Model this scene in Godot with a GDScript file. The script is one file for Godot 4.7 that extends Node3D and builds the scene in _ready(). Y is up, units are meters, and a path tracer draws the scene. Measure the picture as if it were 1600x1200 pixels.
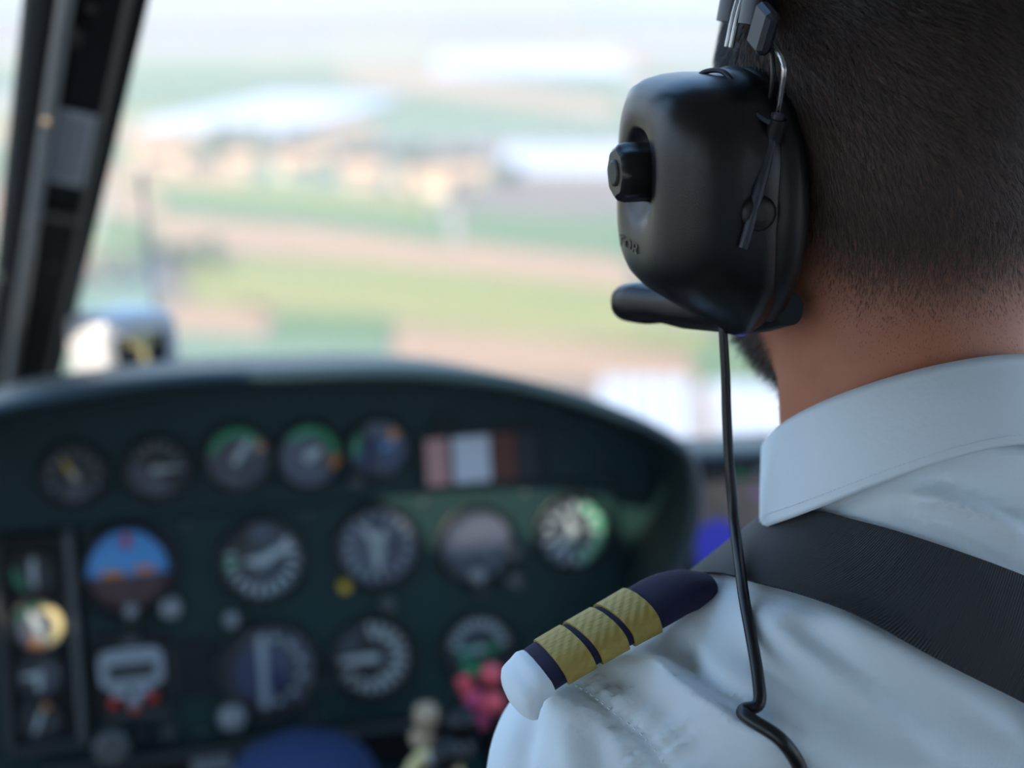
extends Node3D
# A helicopter cockpit seen from behind the pilot: instrument panel, windscreen post, farmland far below.

const PANEL_AT := Vector3(0.2032, 0.6881, -1.3404)
const EYE := Vector3(0, 1.25, 0)
const HEAD := Vector3(0.372, 1.155, -0.69)
const MIDX := 0.38
var panel_basis := Basis(Vector3(1, 0, 0), Vector3(0, 0.9781, -0.2079), Vector3(0, 0.2079, 0.9781))
var M := {}
var used := {}
var rng := RandomNumberGenerator.new()
var cast := GeometryInstance3D.SHADOW_CASTING_SETTING_ON


func _ready() -> void:
	rng.seed = 77
	# ---- camera, sky, sun, exposure
	var cam := Camera3D.new()
	cam.name = "camera"
	cam.position = EYE
	cam.rotation_degrees = Vector3(-16, -15, 0)
	cam.fov = 28.0
	cam.near = 0.05
	cam.far = 20000.0
	var lens := CameraAttributesPhysical.new()
	lens.frustum_near = 0.05
	lens.frustum_far = 20000.0
	lens.frustum_focal_length = 48.13
	lens.exposure_aperture = 3.2
	lens.frustum_focus_distance = 0.69
	cam.attributes = lens
	add_child(cam)
	cam.current = true
	var env := Environment.new()
	env.background_mode = Environment.BG_SKY
	var sky := Sky.new()
	var sm := ProceduralSkyMaterial.new()
	sm.sky_top_color = Color(0.50, 0.69, 0.90)
	sm.sky_horizon_color = Color(0.84, 0.91, 0.96)
	sm.ground_horizon_color = Color(0.80, 0.84, 0.86)
	sm.ground_bottom_color = Color(0.62, 0.64, 0.58)
	sm.sky_curve = 0.2
	sky.sky_material = sm
	env.sky = sky
	env.background_energy_multiplier = 1.8
	env.tonemap_mode = Environment.TONE_MAPPER_LINEAR
	env.tonemap_exposure = 1.48
	env.sdfgi_enabled = true
	env.ssao_enabled = true
	env.ssil_enabled = true
	env.fog_enabled = true
	env.fog_mode = Environment.FOG_MODE_EXPONENTIAL
	env.fog_light_color = Color(1.0, 0.98, 0.97)
	env.fog_density = 0.00033
	var we := WorldEnvironment.new()
	we.name = "world_environment"
	we.environment = env
	add_child(we)
	var sun := DirectionalLight3D.new()
	sun.name = "sun"
	sun.light_energy = 2.2
	sun.light_color = Color(1.0, 0.97, 0.91)
	sun.light_angular_distance = 0.6
	sun.shadow_enabled = true
	add_child(sun)
	sun.look_at_from_position(Vector3(-0.62, 0.76, 0.44) * 10.0, Vector3.ZERO)
	make_materials()
	# ---- structure
	build_cabin()
	build_land()
	build_panel()
	build_gauges()
	build_post()
	build_map_panel()
	# ---- things
	build_seat()
	build_person()
	build_headset()
	build_belt()
	build_small_things()


# ------------------------------------------------------------------ helpers
func numbered(n: String) -> String:
	if not used.has(n):
		used[n] = 0
		return n
	used[n] += 1
	return "%s_%03d" % [n, used[n]]


func thing(called: String, label: String, category: String, at := Vector3.ZERO, b := Basis(), group := "") -> Node3D:
	var o := Node3D.new()
	o.name = numbered(called)
	add_child(o)
	o.transform = Transform3D(b, at)
	o.set_meta("label", label)
	o.set_meta("category", category)
	if group:
		o.set_meta("group", group)
	return o


func structure(called: String) -> Node3D:
	var o := Node3D.new()
	o.name = numbered(called)
	add_child(o)
	o.set_meta("kind", "structure")
	return o


func part(parent: Node3D, called: String, mesh: Mesh, m: Material, at := Vector3.ZERO, b := Basis()) -> MeshInstance3D:
	var o := MeshInstance3D.new()
	o.name = called
	o.mesh = mesh
	o.material_override = null
	if mesh is PrimitiveMesh:
		mesh.material = m
	else:
		for i in mesh.get_surface_count():
			o.set_surface_override_material(i, m)
	o.transform = Transform3D(b, at)
	o.cast_shadow = cast
	parent.add_child(o, true)
	return o


func mat(key: String, c: Color, rough := 0.6, metal := 0.0, spec := 0.5) -> StandardMaterial3D:
	var m := StandardMaterial3D.new()
	m.resource_name = key
	m.albedo_color = c
	m.roughness = rough
	m.metallic = metal
	m.metallic_specular = spec
	M[key] = m
	return m


func noise_tex(freq: float, seed_: int, size := 512, normal := false, bump := 2.0) -> NoiseTexture2D:
	var n := FastNoiseLite.new()
	n.seed = seed_
	n.frequency = freq
	n.fractal_octaves = 4
	var t := NoiseTexture2D.new()
	t.width = size
	t.height = size
	t.seamless = true
	t.noise = n
	t.as_normal_map = normal
	t.bump_strength = bump
	return t


func relief(m: StandardMaterial3D, tex: Texture2D, cm: float, scale: float, world := true) -> void:
	m.heightmap_enabled = true
	m.heightmap_texture = tex
	m.heightmap_scale = cm
	m.uv1_triplanar = true
	m.uv1_world_triplanar = world
	m.uv1_scale = Vector3.ONE * scale


func mottle(m: StandardMaterial3D, freq: float, seed_: int, a: Color, b: Color, scale: float) -> void:
	var t := noise_tex(freq, seed_)
	var g := Gradient.new()
	g.set_color(0, a)
	g.set_color(1, b)
	t.color_ramp = g
	m.albedo_color = Color.WHITE
	m.albedo_texture = t
	m.uv1_triplanar = true
	m.uv1_world_triplanar = true
	m.uv1_scale = Vector3.ONE * scale


func weave_image(n: int, twill: bool) -> ImageTexture:
	var im := Image.create(n, n, false, Image.FORMAT_RGB8)
	for y in n:
		for x in n:
			var h: float
			if twill:
				var k := fposmod(x + y * 0.5, 8.0) / 8.0
				h = 0.5 + 0.5 * sin(k * TAU)
				h *= 0.75 + 0.25 * sin(y * TAU / 4.0)
			else:
				h = 0.5 + 0.25 * sin(x * TAU / 4.0) + 0.25 * sin(y * TAU / 4.0)
			im.set_pixel(x, y, Color(h, h, h))
	return ImageTexture.create_from_image(im)


func make_materials() -> void:
	# cockpit
	mat("panel_paint", Color(0.022, 0.165, 0.158), 0.62)
	relief(M.panel_paint, noise_tex(0.09, 5, 256), 0.02, 14.0)
	mat("hood_vinyl", Color(0.04, 0.125, 0.13), 0.5)
	relief(M.hood_vinyl, noise_tex(0.12, 6, 256), 0.04, 10.0)
	mat("black_metal", Color(0.045, 0.05, 0.06), 0.5)
	mat("post_black", Color(0.05, 0.055, 0.07), 0.65)
	mat("grey_metal", Color(0.42, 0.43, 0.45), 0.42, 0.6)
	mat("trim_grey", Color(0.36, 0.36, 0.355), 0.5, 0.3)
	mat("trim_dark", Color(0.25, 0.25, 0.24), 0.55, 0.3)
	mat("post_strip", Color(0.62, 0.62, 0.60), 0.45, 0.2)
	mat("post_strip_dark", Color(0.45, 0.44, 0.41), 0.5, 0.2)
	mat("post_label", Color(0.78, 0.79, 0.80), 0.6)
	mat("dial_black", Color(0.04, 0.045, 0.06), 0.7)
	mat("dial_navy", Color(0.10, 0.14, 0.30), 0.6)
	mat("dial_grey", Color(0.27, 0.275, 0.32), 0.6)
	mat("mark_white", Color(0.72, 0.75, 0.74), 0.6)
	mat("mark_green", Color(0.08, 0.60, 0.38), 0.6)
	mat("mark_orange", Color(0.85, 0.52, 0.16), 0.6)
	mat("teal_mark", Color(0.45, 0.75, 0.65), 0.6)
	mat("mark_red", Color(0.72, 0.16, 0.10), 0.6)
	mat("mark_yellow", Color(0.85, 0.70, 0.20), 0.6)
	mat("adi_blue", Color(0.33, 0.58, 0.80), 0.5)
	mat("adi_brown", Color(0.33, 0.24, 0.24), 0.6)
	mat("knob_grey", Color(0.55, 0.56, 0.56), 0.45)
	mat("knob_black", Color(0.08, 0.085, 0.09), 0.4)
	mat("label_white", Color(0.85, 0.87, 0.90), 0.6)
	mat("label_grey", Color(0.60, 0.62, 0.64), 0.6)
	mat("pink_label", Color(0.80, 0.60, 0.58), 0.6)
	mat("brown_label", Color(0.42, 0.24, 0.17), 0.6)
	mat("slate_label", Color(0.17, 0.18, 0.20), 0.6)
	mat("compass_grey", Color(0.82, 0.79, 0.77), 0.5)
	mat("beige", Color(0.72, 0.62, 0.50), 0.55)
	mat("ivory", Color(0.88, 0.80, 0.56), 0.5)
	mat("pink_cloth", Color(0.90, 0.38, 0.56), 0.8)
	mat("red_cloth", Color(0.85, 0.33, 0.36), 0.8)
	mat("cap_navy", Color(0.17, 0.23, 0.38), 0.9)
	relief(M.cap_navy, weave_image(64, true), 0.03, 60.0)
	mat("cabin_grey", Color(0.74, 0.76, 0.77), 0.8)
	mat("cabin_floor", Color(0.18, 0.19, 0.20), 0.85)
	mat("seat_fabric", Color(0.14, 0.15, 0.17), 0.9)
	var g := mat("glass", Color(0.9, 0.95, 0.95, 0.03), 0.02)
	g.transparency = BaseMaterial3D.TRANSPARENCY_ALPHA
	var gt := mat("green_glass", Color(0.10, 0.55, 0.42, 0.22), 0.05)
	gt.transparency = BaseMaterial3D.TRANSPARENCY_ALPHA
	var gg := mat("gauge_glass", Color(0.9, 0.9, 0.9, 0.02), 0.05)
	gg.transparency = BaseMaterial3D.TRANSPARENCY_ALPHA
	# person
	var skin := mat("skin", Color.WHITE, 0.55)
	skin.vertex_color_use_as_albedo = true
	skin.subsurf_scatter_enabled = true
	skin.subsurf_scatter_strength = 0.15
	relief(skin, noise_tex(0.25, 9, 512), 0.02, 9.0)
	var hair := mat("hair", Color.WHITE, 0.5)
	hair.vertex_color_use_as_albedo = true
	var shirt := mat("shirt", Color(0.885, 0.925, 0.94), 0.85)
	relief(shirt, noise_tex(0.05, 11, 512), 0.015, 9.0)
	shirt.rim_enabled = true
	shirt.rim = 0.25
	mat("thread", Color(0.88, 0.92, 0.94), 0.9)
	var navy := mat("navy_felt", Color(0.115, 0.10, 0.22), 0.95)
	navy.rim_enabled = true
	navy.rim = 0.5
	navy.rim_tint = 0.6
	relief(navy, noise_tex(0.3, 13, 256), 0.04, 25.0)
	var gold := mat("gold_braid", Color(0.66, 0.57, 0.28), 0.6, 0.2)
	relief(gold, weave_image(64, true), 0.05, 28.0)
	mat("trousers", Color(0.07, 0.08, 0.14), 0.9)
	mat("shoe", Color(0.04, 0.04, 0.04), 0.4)
	var web := mat("webbing", Color(0.175, 0.185, 0.20), 0.6)
	relief(web, weave_image(64, true), 0.06, 26.0, false)
	web.uv1_triplanar = false
	web.uv1_world_triplanar = false
	web.uv1_scale = Vector3(1, 1, 1)
	# headset
	var hs := mat("headset_shell", Color(0.05, 0.055, 0.062), 0.31)
	relief(hs, noise_tex(0.2, 15, 256), 0.008, 30.0)
	mat("headset_pad", Color(0.03, 0.033, 0.038), 0.5)
	mat("headset_leather", Color(0.16, 0.18, 0.21), 0.45)
	mat("cable_rubber", Color(0.06, 0.065, 0.075), 0.35)
	mat("steel", Color(0.75, 0.74, 0.72), 0.22, 0.95)
	mat("print_gold", Color(0.36, 0.32, 0.24), 0.6)
	# land
	var cols := {"green": Color(0.36, 0.50, 0.25), "deep_green": Color(0.25, 0.44, 0.22), "lime": Color(0.60, 0.61, 0.25), "olive": Color(0.66, 0.62, 0.30), "tan": Color(0.78, 0.60, 0.44), "greybrown": Color(0.52, 0.45, 0.39), "teal": Color(0.46, 0.58, 0.44), "pale": Color(0.72, 0.68, 0.58)}
	for k in cols:
		var c: Color = cols[k].darkened(0.17)
		var m := mat("field_" + k, c, 0.95)
		mottle(m, 0.02, 20 + k.length(), c.darkened(0.14), c.lightened(0.10), 0.012)
	mat("polythene", Color(0.74, 0.75, 0.79), 0.5)
	mat("house_wall", Color(0.88, 0.79, 0.64), 0.9)
	mat("roof_tile", Color(0.80, 0.61, 0.46), 0.9)
	mat("leaf_dark", Color(0.20, 0.30, 0.20), 0.95)
	mat("leaf_mid", Color(0.27, 0.36, 0.22), 0.95)
	mat("bark", Color(0.30, 0.24, 0.18), 0.95)


# ---- mesh helpers: everything goes through a SurfaceTool
func begin() -> SurfaceTool:
	var st := SurfaceTool.new()
	st.begin(Mesh.PRIMITIVE_TRIANGLES)
	st.set_smooth_group(-1)
	return st


func finish(st: SurfaceTool) -> ArrayMesh:
	st.generate_normals()
	return st.commit()


func tri(st: SurfaceTool, a: Vector3, b: Vector3, c: Vector3) -> void:
	st.add_vertex(a)
	st.add_vertex(b)
	st.add_vertex(c)


func quad(st: SurfaceTool, a: Vector3, b: Vector3, c: Vector3, d: Vector3) -> void:
	tri(st, a, b, c)
	tri(st, a, c, d)


func loft(st: SurfaceTool, rings: Array, closed := true, cap0 := true, cap1 := true, smooth := true) -> void:
	st.set_smooth_group(1 if smooth else -1)
	for i in rings.size() - 1:
		var a: PackedVector3Array = rings[i]
		var b: PackedVector3Array = rings[i + 1]
		var n := a.size()
		for j in (n if closed else n - 1):
			var k := (j + 1) % n
			quad(st, a[j], b[j], b[k], a[k])
	st.set_smooth_group(-1)
	if cap0:
		fan(st, rings[0], true)
	if cap1:
		fan(st, rings[rings.size() - 1], false)


func fan(st: SurfaceTool, ring: PackedVector3Array, flip: bool) -> void:
	var c := Vector3.ZERO
	for p in ring:
		c += p
	c /= ring.size()
	for j in ring.size():
		var k := (j + 1) % ring.size()
		if flip:
			tri(st, c, ring[j], ring[k])
		else:
			tri(st, c, ring[k], ring[j])


func rect_ring(hx: float, hy: float, c: float, z: float) -> PackedVector3Array:
	return PackedVector3Array([Vector3(hx, hy - c, z), Vector3(hx - c, hy, z), Vector3(-hx + c, hy, z), Vector3(-hx, hy - c, z), Vector3(-hx, -hy + c, z), Vector3(-hx + c, -hy, z), Vector3(hx - c, -hy, z), Vector3(hx, -hy + c, z)])


func add_box(st: SurfaceTool, x: Transform3D, size: Vector3, c := 0.002) -> void:
	var h := size / 2.0
	c = minf(c, minf(h.x, minf(h.y, h.z)) * 0.9)
	var rings := [rect_ring(h.x - c, h.y - c, c * 0.5, -h.z), rect_ring(h.x, h.y, c, -h.z + c), rect_ring(h.x, h.y, c, h.z - c), rect_ring(h.x - c, h.y - c, c * 0.5, h.z)]
	var out := []
	for r in rings:
		var q := PackedVector3Array()
		for p in r:
			q.append(x * p)
		out.append(q)
	loft(st, out, true, true, true, false)


func box(size: Vector3, c := 0.002) -> ArrayMesh:
	var st := begin()
	add_box(st, Transform3D(), size, c)
	return finish(st)


func ring(center: Vector3, ax: Vector3, ay: Vector3, n: int) -> PackedVector3Array:
	var q := PackedVector3Array()
	for i in n:
		var a := TAU * i / n
		q.append(center + ax * cos(a) + ay * sin(a))
	return q


func super_ring(center: Vector3, ax: Vector3, ay: Vector3, e: float, n: int) -> PackedVector3Array:
	var q := PackedVector3Array()
	for i in n:
		var a := TAU * i / n
		var c := cos(a)
		var s := sin(a)
		q.append(center + ax * (signf(c) * pow(absf(c), 2.0 / e)) + ay * (signf(s) * pow(absf(s), 2.0 / e)))
	return q


# profile: [radius, height] pairs along +Z of the given frame
func add_lathe(st: SurfaceTool, x: Transform3D, profile: Array, n := 32, cap0 := true, cap1 := true, smooth := true) -> void:
	var rings := []
	for p in profile:
		rings.append(ring(x * Vector3(0, 0, p[1]), x.basis.x * p[0], x.basis.y * p[0], n))
	loft(st, rings, true, cap0, cap1, smooth)


func lathe(profile: Array, n := 32, cap0 := true, cap1 := true, smooth := true) -> ArrayMesh:
	var st := begin()
	add_lathe(st, Transform3D(), profile, n, cap0, cap1, smooth)
	return finish(st)


func spline(pts: Array, per: int) -> PackedVector3Array:
	var out := PackedVector3Array()
	for i in pts.size() - 1:
		var p0: Vector3 = pts[maxi(i - 1, 0)]
		var p1: Vector3 = pts[i]
		var p2: Vector3 = pts[i + 1]
		var p3: Vector3 = pts[mini(i + 2, pts.size() - 1)]
		for k in per:
			out.append(p1.cubic_interpolate(p2, p0, p3, float(k) / per))
	out.append(pts[pts.size() - 1])
	return out


func add_tube(st: SurfaceTool, path: PackedVector3Array, r0: float, r1: float, n := 10) -> void:
	var rings := []
	var up := Vector3(0.13, 0.9, 0.4).normalized()
	for i in path.size():
		var t := (path[mini(i + 1, path.size() - 1)] - path[maxi(i - 1, 0)]).normalized()
		var s := up.cross(t).normalized()
		up = t.cross(s).normalized()
		var r := lerpf(r0, r1, float(i) / maxi(path.size() - 1, 1))
		rings.append(ring(path[i], s * r, up * r, n))
	loft(st, rings)


func tube(pts: Array, r0: float, r1: float, n := 10, per := 6) -> ArrayMesh:
	var st := begin()
	add_tube(st, spline(pts, per), r0, r1, n)
	return finish(st)


# extruded polygon in x-z at height y0..y1 (fields, decks)
func slab(poly: PackedVector2Array, y0: float, y1: float) -> ArrayMesh:
	var st := begin()
	var idx := Geometry2D.triangulate_polygon(poly)
	for i in range(0, idx.size(), 3):
		var a := poly[idx[i]]
		var b := poly[idx[i + 1]]
		var c := poly[idx[i + 2]]
		if (b - a).cross(c - a) < 0:
			var s := b
			b = c
			c = s
		tri(st, Vector3(a.x, y1, a.y), Vector3(b.x, y1, b.y), Vector3(c.x, y1, c.y))
	var n := poly.size()
	for i in n:
		var p := poly[i]
		var q := poly[(i + 1) % n]
		quad(st, Vector3(p.x, y0, p.y), Vector3(p.x, y1, p.y), Vector3(q.x, y1, q.y), Vector3(q.x, y0, q.y))
	return finish(st)


# flat polygon with thickness in the x-y plane, z from z0 to z1
func plate(poly: PackedVector2Array, z0: float, z1: float, bevel := 0.001) -> ArrayMesh:
	var st := begin()
	var inner := PackedVector2Array()
	var off := Geometry2D.offset_polygon(poly, -bevel)
	if off.size() == 1 and off[0].size() == poly.size():
		inner = off[0]
	else:
		inner = poly
	var idx := Geometry2D.triangulate_polygon(inner)
	for i in range(0, idx.size(), 3):
		var a := inner[idx[i]]
		var b := inner[idx[i + 1]]
		var c := inner[idx[i + 2]]
		if (b - a).cross(c - a) > 0:
			var s := b
			b = c
			c = s
		tri(st, Vector3(a.x, a.y, z1), Vector3(b.x, b.y, z1), Vector3(c.x, c.y, z1))
	var n := inner.size()
	var zb := z1 - bevel if inner != poly else z1
	# the offset may start at another corner: join by nearest
	var start := 0
	var best := 1e9
	for i in n:
		var dd := inner[i].distance_to(poly[0])
		if dd < best:
			best = dd
			start = i
	for i in n:
		var p := poly[i]
		var q := poly[(i + 1) % n]
		quad(st, Vector3(p.x, p.y, z0), Vector3(p.x, p.y, zb), Vector3(q.x, q.y, zb), Vector3(q.x, q.y, z0))
		if inner != poly:
			var pi := inner[(start + i) % n]
			var qi := inner[(start + i + 1) % n]
			quad(st, Vector3(p.x, p.y, zb), Vector3(pi.x, pi.y, z1), Vector3(qi.x, qi.y, z1), Vector3(q.x, q.y, zb))
	return finish(st)


func round_rect(x0: float, y0: float, x1: float, y1: float, r: float, n := 5) -> PackedVector2Array:
	var out := PackedVector2Array()
	var cs := [Vector2(x1 - r, y1 - r), Vector2(x0 + r, y1 - r), Vector2(x0 + r, y0 + r), Vector2(x1 - r, y0 + r)]
	for k in 4:
		for i in n + 1:
			var a := PI / 2 * (k + float(i) / n)
			out.append(cs[k] + Vector2(cos(a), sin(a)) * r)
	return out


func arc_mesh(r0: float, r1: float, a0: float, a1: float, z: float, h := 0.0006) -> ArrayMesh:
	var st := begin()
	var n := maxi(3, int(absf(a1 - a0) / 0.15))
	var rings := []
	for i in n + 1:
		var a := lerpf(a0, a1, float(i) / n)
		var d := Vector3(cos(a), sin(a), 0)
		rings.append(PackedVector3Array([d * r0 + Vector3(0, 0, z), d * r0 + Vector3(0, 0, z + h), d * r1 + Vector3(0, 0, z + h), d * r1 + Vector3(0, 0, z)]))
	loft(st, rings, true, true, true, false)
	return finish(st)


# ------------------------------------------------------------------ cabin shell
func sbox(parent: Node3D, called: String, lo: Vector3, hi: Vector3, m: Material, c := 0.006) -> void:
	part(parent, called, box(hi - lo, c), m, (lo + hi) / 2.0)


func shield_z(y: float) -> float:
	return -2.31 + (y - 0.42) * 1.374


func build_cabin() -> void:
	var fl := structure("floor")
	sbox(fl, "floor_panel", Vector3(-0.98, -0.06, -2.35), Vector3(1.13, 0.0, 1.65), M.cabin_floor)
	var ce := structure("ceiling")
	sbox(ce, "roof_panel", Vector3(-0.98, 1.50, -0.80), Vector3(1.13, 1.56, 1.65), M.cabin_grey, 0.002)
	# roof front edge, plus an unseen slot and left panel added to shape sunlight
	sbox(ce, "roof_panel", Vector3(-0.732, 1.50, -0.835), Vector3(1.13, 1.56, -0.80), M.cabin_grey, 0.001)
	sbox(ce, "roof_panel", Vector3(-0.98, 1.50, -0.857), Vector3(-0.836, 1.56, -0.80), M.cabin_grey, 0.001)
	sbox(ce, "roof_panel", Vector3(-0.732, 1.50, -0.857), Vector3(-0.43, 1.56, -0.835), M.cabin_grey, 0.001)
	sbox(ce, "added_sun_blocker", Vector3(-0.98, 1.50, -1.00), Vector3(-0.43, 1.56, -0.857), M.cabin_grey, 0.001)  # added out of view to keep sun off the left instruments
	for side in [-1, 1]:
		var x0: float = -0.98 if side < 0 else 1.10
		var w := structure("wall_left" if side < 0 else "wall_right")
		sbox(w, "lower_panel", Vector3(x0, 0, -2.35), Vector3(x0 + 0.03, 0.58, 1.65), M.cabin_grey)
		sbox(w, "upper_rail", Vector3(x0, 1.44, -0.9), Vector3(x0 + 0.03, 1.50, 1.65), M.cabin_grey)
		for z in [-0.12, 0.75, 1.60]:
			sbox(w, "door_post", Vector3(x0, 0.58, z), Vector3(x0 + 0.03, 1.44, z + 0.05), M.cabin_grey)
		var win := structure("window_2" if side < 0 else "window_3")
		var zs := [[-0.07, 0.75], [0.80, 1.60]]
		for zz in zs:
			sbox(win, "pane", Vector3(x0 + 0.013, 0.58, zz[0]), Vector3(x0 + 0.016, 1.44, zz[1]), M.glass, 0.0005)
		var st := begin()
		var xx := x0 + 0.015
		var pts := PackedVector3Array([Vector3(xx, 0.58, shield_z(0.58)), Vector3(xx, 1.44, shield_z(1.44)), Vector3(xx, 1.44, -0.12), Vector3(xx, 0.58, -0.12)])
		quad(st, pts[0], pts[1], pts[2], pts[3])
		part(win, "pane", finish(st), M.glass)
	var back := structure("wall_back")
	sbox(back, "bulkhead_panel", Vector3(-0.98, 0, 1.62), Vector3(1.13, 1.50, 1.66), M.cabin_grey)
	var fr := structure("wall_front")
	sbox(fr, "nose_panel", Vector3(-0.98, 0, -2.36), Vector3(1.13, 0.42, -2.32), M.cabin_grey)
	var st2 := begin()
	add_box(st2, Transform3D(Basis(), Vector3(0.075, 0.415, -1.84)), Vector3(2.05, 0.03, 0.94), 0.005)
	part(fr, "nose_deck", finish(st2), M.black_metal)
	# windscreen, one pane either side of the leaning post
	var ws := structure("window_1")
	for k in 2:
		var s := begin()
		var nx := 8
		for i in nx:
			for j in 8:
				var q := PackedVector3Array()
				for d in [Vector2i(0, 0), Vector2i(0, 1), Vector2i(1, 1), Vector2i(1, 0)]:
					var v := float(j + d.y) / 8
					var y := lerpf(0.42, 1.50, v)
					var px := lerpf(-0.185, 0.066, v)
					var u := float(i + d.x) / nx
					var x := lerpf(px + 0.03, 1.10, u) if k == 0 else lerpf(-0.95, px - 0.03, u)
					q.append(Vector3(x, y, shield_z(y)))
				s.set_smooth_group(1)
				quad(s, q[0], q[1], q[2], q[3])
		part(ws, "pane", finish(s), M.glass)


# ------------------------------------------------------------------ farmland below
func build_land() -> void:
	var gy := -150.0
	var land := structure("ground")
	part(land, "ground_surface", slab(PackedVector2Array([Vector2(-9000, -9500), Vector2(9000, -9500), Vector2(9000, 6000), Vector2(-9000, 6000)]), gy - 2.0, gy), M.field_greybrown)
	# a patchwork of parcels out to the haze
	var kinds := ["green", "tan", "pale", "lime", "greybrown", "teal", "green", "pale", "tan", "deep_green"]
	var turn := -0.42
	var d := 250.0
	var parcels := []
	while d < 5600.0:
		var depth := rng.randf_range(0.055, 0.11) * d + 25.0
		var x := -0.75 * d - 200.0
		while x < 0.95 * d + 300.0:
			var wid := rng.randf_range(0.10, 0.30) * d + 30.0
			var k: String = kinds[rng.randi() % kinds.size()]
			var g := 0.004 * d
			var poly := PackedVector2Array()
			var dep := depth * rng.randf_range(0.8, 1.0)
			for c in [Vector2(x, d), Vector2(x + wid - g, d), Vector2(x + wid - g, d + dep), Vector2(x, d + dep)]:
				var sx: float = c.x + 0.2 * (c.y - d)
				var sz: float = -c.y + turn * -0.35 * c.x
				poly.append(Vector2(sx, sz))
			# leave free what is laid out by hand below
			var mid := (poly[0] + poly[2]) / 2.0
			var free := not (mid.x > -40 and mid.x < 300 and mid.y > -1010 and mid.y < -380)
			if free:
				parcels.append([mid.length(), poly, k])
			x += wid
		d += depth
	parcels.sort_custom(func(a, b): return a[0] < b[0])
	var n_parts := 0
	for p in parcels:
		var m: Material = M["field_" + p[2]]
		n_parts += 1
		if n_parts > 280:
			break
		part(land, "field", slab(p[1], gy, gy + 0.25), m)
	var hand := {
		"green": [[[36, -991], [190, -848], [171, -768], [116, -846], [32, -908]], [[206, -871], [283, -802], [250, -717], [181, -782]], [[68, -640], [114, -622], [104, -577], [61, -594]], [[0, -903], [27, -885], [21, -808], [-5, -824]], [[216, -539], [259, -554], [224, -476], [201, -496]], [[58, -2108], [187, -2109], [135, -1618], [36, -1630]]],
		"lime": [[[12, -1045], [104, -995], [201, -901], [190, -848], [36, -991], [9, -1004]], [[36, -781], [130, -728], [226, -643], [213, -589], [238, -560], [223, -523], [133, -597], [68, -642], [35, -674]]],
		"tan": [[[30, -895], [115, -839], [249, -704], [229, -646], [131, -732], [28, -812]], [[22, -667], [68, -657], [59, -602], [19, -619]], [[113, -604], [216, -539], [198, -489], [98, -538]], [[-13, -799], [15, -787], [9, -734], [-15, -743]], [[260, -1846], [398, -1772], [494, -1454], [448, -1318], [313, -1644]], [[196, -486], [201, -486], [177, -420], [171, -420]]],
		"greybrown": [[[124, -1259], [296, -1183], [371, -1091], [313, -917], [235, -1050], [123, -1158]]],
		"teal": [[[24, -617], [105, -576], [95, -529], [18, -559]], [[-60, -720], [22, -730], [16, -560], [-60, -560]]],
		"pale": [[[-60, -1000], [10, -1000], [-6, -830], [-60, -830]], [[186, -892], [203, -892], [180, -770], [173, -770]], [[-40, -560], [60, -540], [150, -380], [-40, -380]]],
		"olive": [[[38, -714], [124, -661], [208, -591], [199, -549], [136, -610], [66, -653]]],
		"deep_green": [[[250, -760], [420, -720], [400, -560], [262, -560], [240, -640]], [[232, -560], [330, -560], [330, -400], [226, -470]]],
	}
	for k in hand:
		for q in hand[k]:
			var poly := PackedVector2Array()
			for v in q:
				poly.append(Vector2(v[0], v[1]))
			part(land, "field", slab(poly, gy, gy + (0.5 if k != "olive" and k != "green" else 0.75)), M["field_" + k])
	# polytunnel blocks: [centre x, z, spans, span width, length, yaw, label]
	var blocks := [
		[170.0, -462.0, 5, 6.4, 62.0, 0.34, "white polytunnel block of five arched spans just beyond the panel hood"],
		[202.0, -447.0, 5, 5.6, 66.0, 0.34, "white polytunnel block seen between headset cable and pilot's neck"],
		[160.0, -1420.0, 9, 15.0, 270.0, 0.55, "broad white greenhouse roof, the largest pale patch among the fields"],
		[540.0, -1930.0, 12, 20.0, 300.0, 0.25, "far white greenhouse roof near the top of the windscreen view"],
		[322.0, -1050.0, 8, 12.0, 120.0, 0.30, "white greenhouse roof beside the headset ear cup knob"],
	]
	for b in blocks:
		var t := thing("greenhouse", b[6], "greenhouse", Vector3(b[0], gy + 0.3, b[1]), Basis(Vector3.UP, -b[5]), "white greenhouses on the plain")
		var sw: float = b[3]
		var ln: float = b[4]
		var st := begin()
		var rings := []
		for e in [-0.5, 0.5]:
			var q := PackedVector3Array()
			q.append(Vector3(-sw / 2 * 0.97, 0, e * ln))
			for i in 9:
				var a := PI * (1.0 - i / 8.0)
				q.append(Vector3(cos(a) * sw / 2 * 0.97, 1.9 + sin(a) * sw * 0.30, e * ln))
			q.append(Vector3(sw / 2 * 0.97, 0, e * ln))
			rings.append(q)
		loft(st, rings, true, true, true, true)
		var span := finish(st)
		for i in b[2]:
			part(t, "roof_span", span, M.polythene, Vector3((i - (b[2] - 1) / 2.0) * sw, 0, 0))
	# houses
	var hp := [[38, -1127, 20, "cream farmhouse with tan roof nearest the window post"], [58, -1098, 14, "small cream house just right of the farmhouse by the window post"], [92, -1054, 17, "cream house alone between the tree row and pale green strip"], [128, -1033, 20, "larger cream house, left one of a close pair"], [152, -1074, 15, "smaller cream house behind the larger one of a pair"], [162, -978, 19, "cream house in the middle of the house row"], [191, -958, 15, "low cream outbuilding beside the middle house"], [208, -934, 21, "cream house at the top of the pale track between green fields"], [233, -970, 14, "small cream house behind the one by the pale track"]]
	var hm := begin()
	add_box(hm, Transform3D(Basis(), Vector3(0, 0.22, 0)), Vector3(1.0, 0.44, 0.7), 0.01)
	var hmesh := finish(hm)
	var rm := begin()
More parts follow.
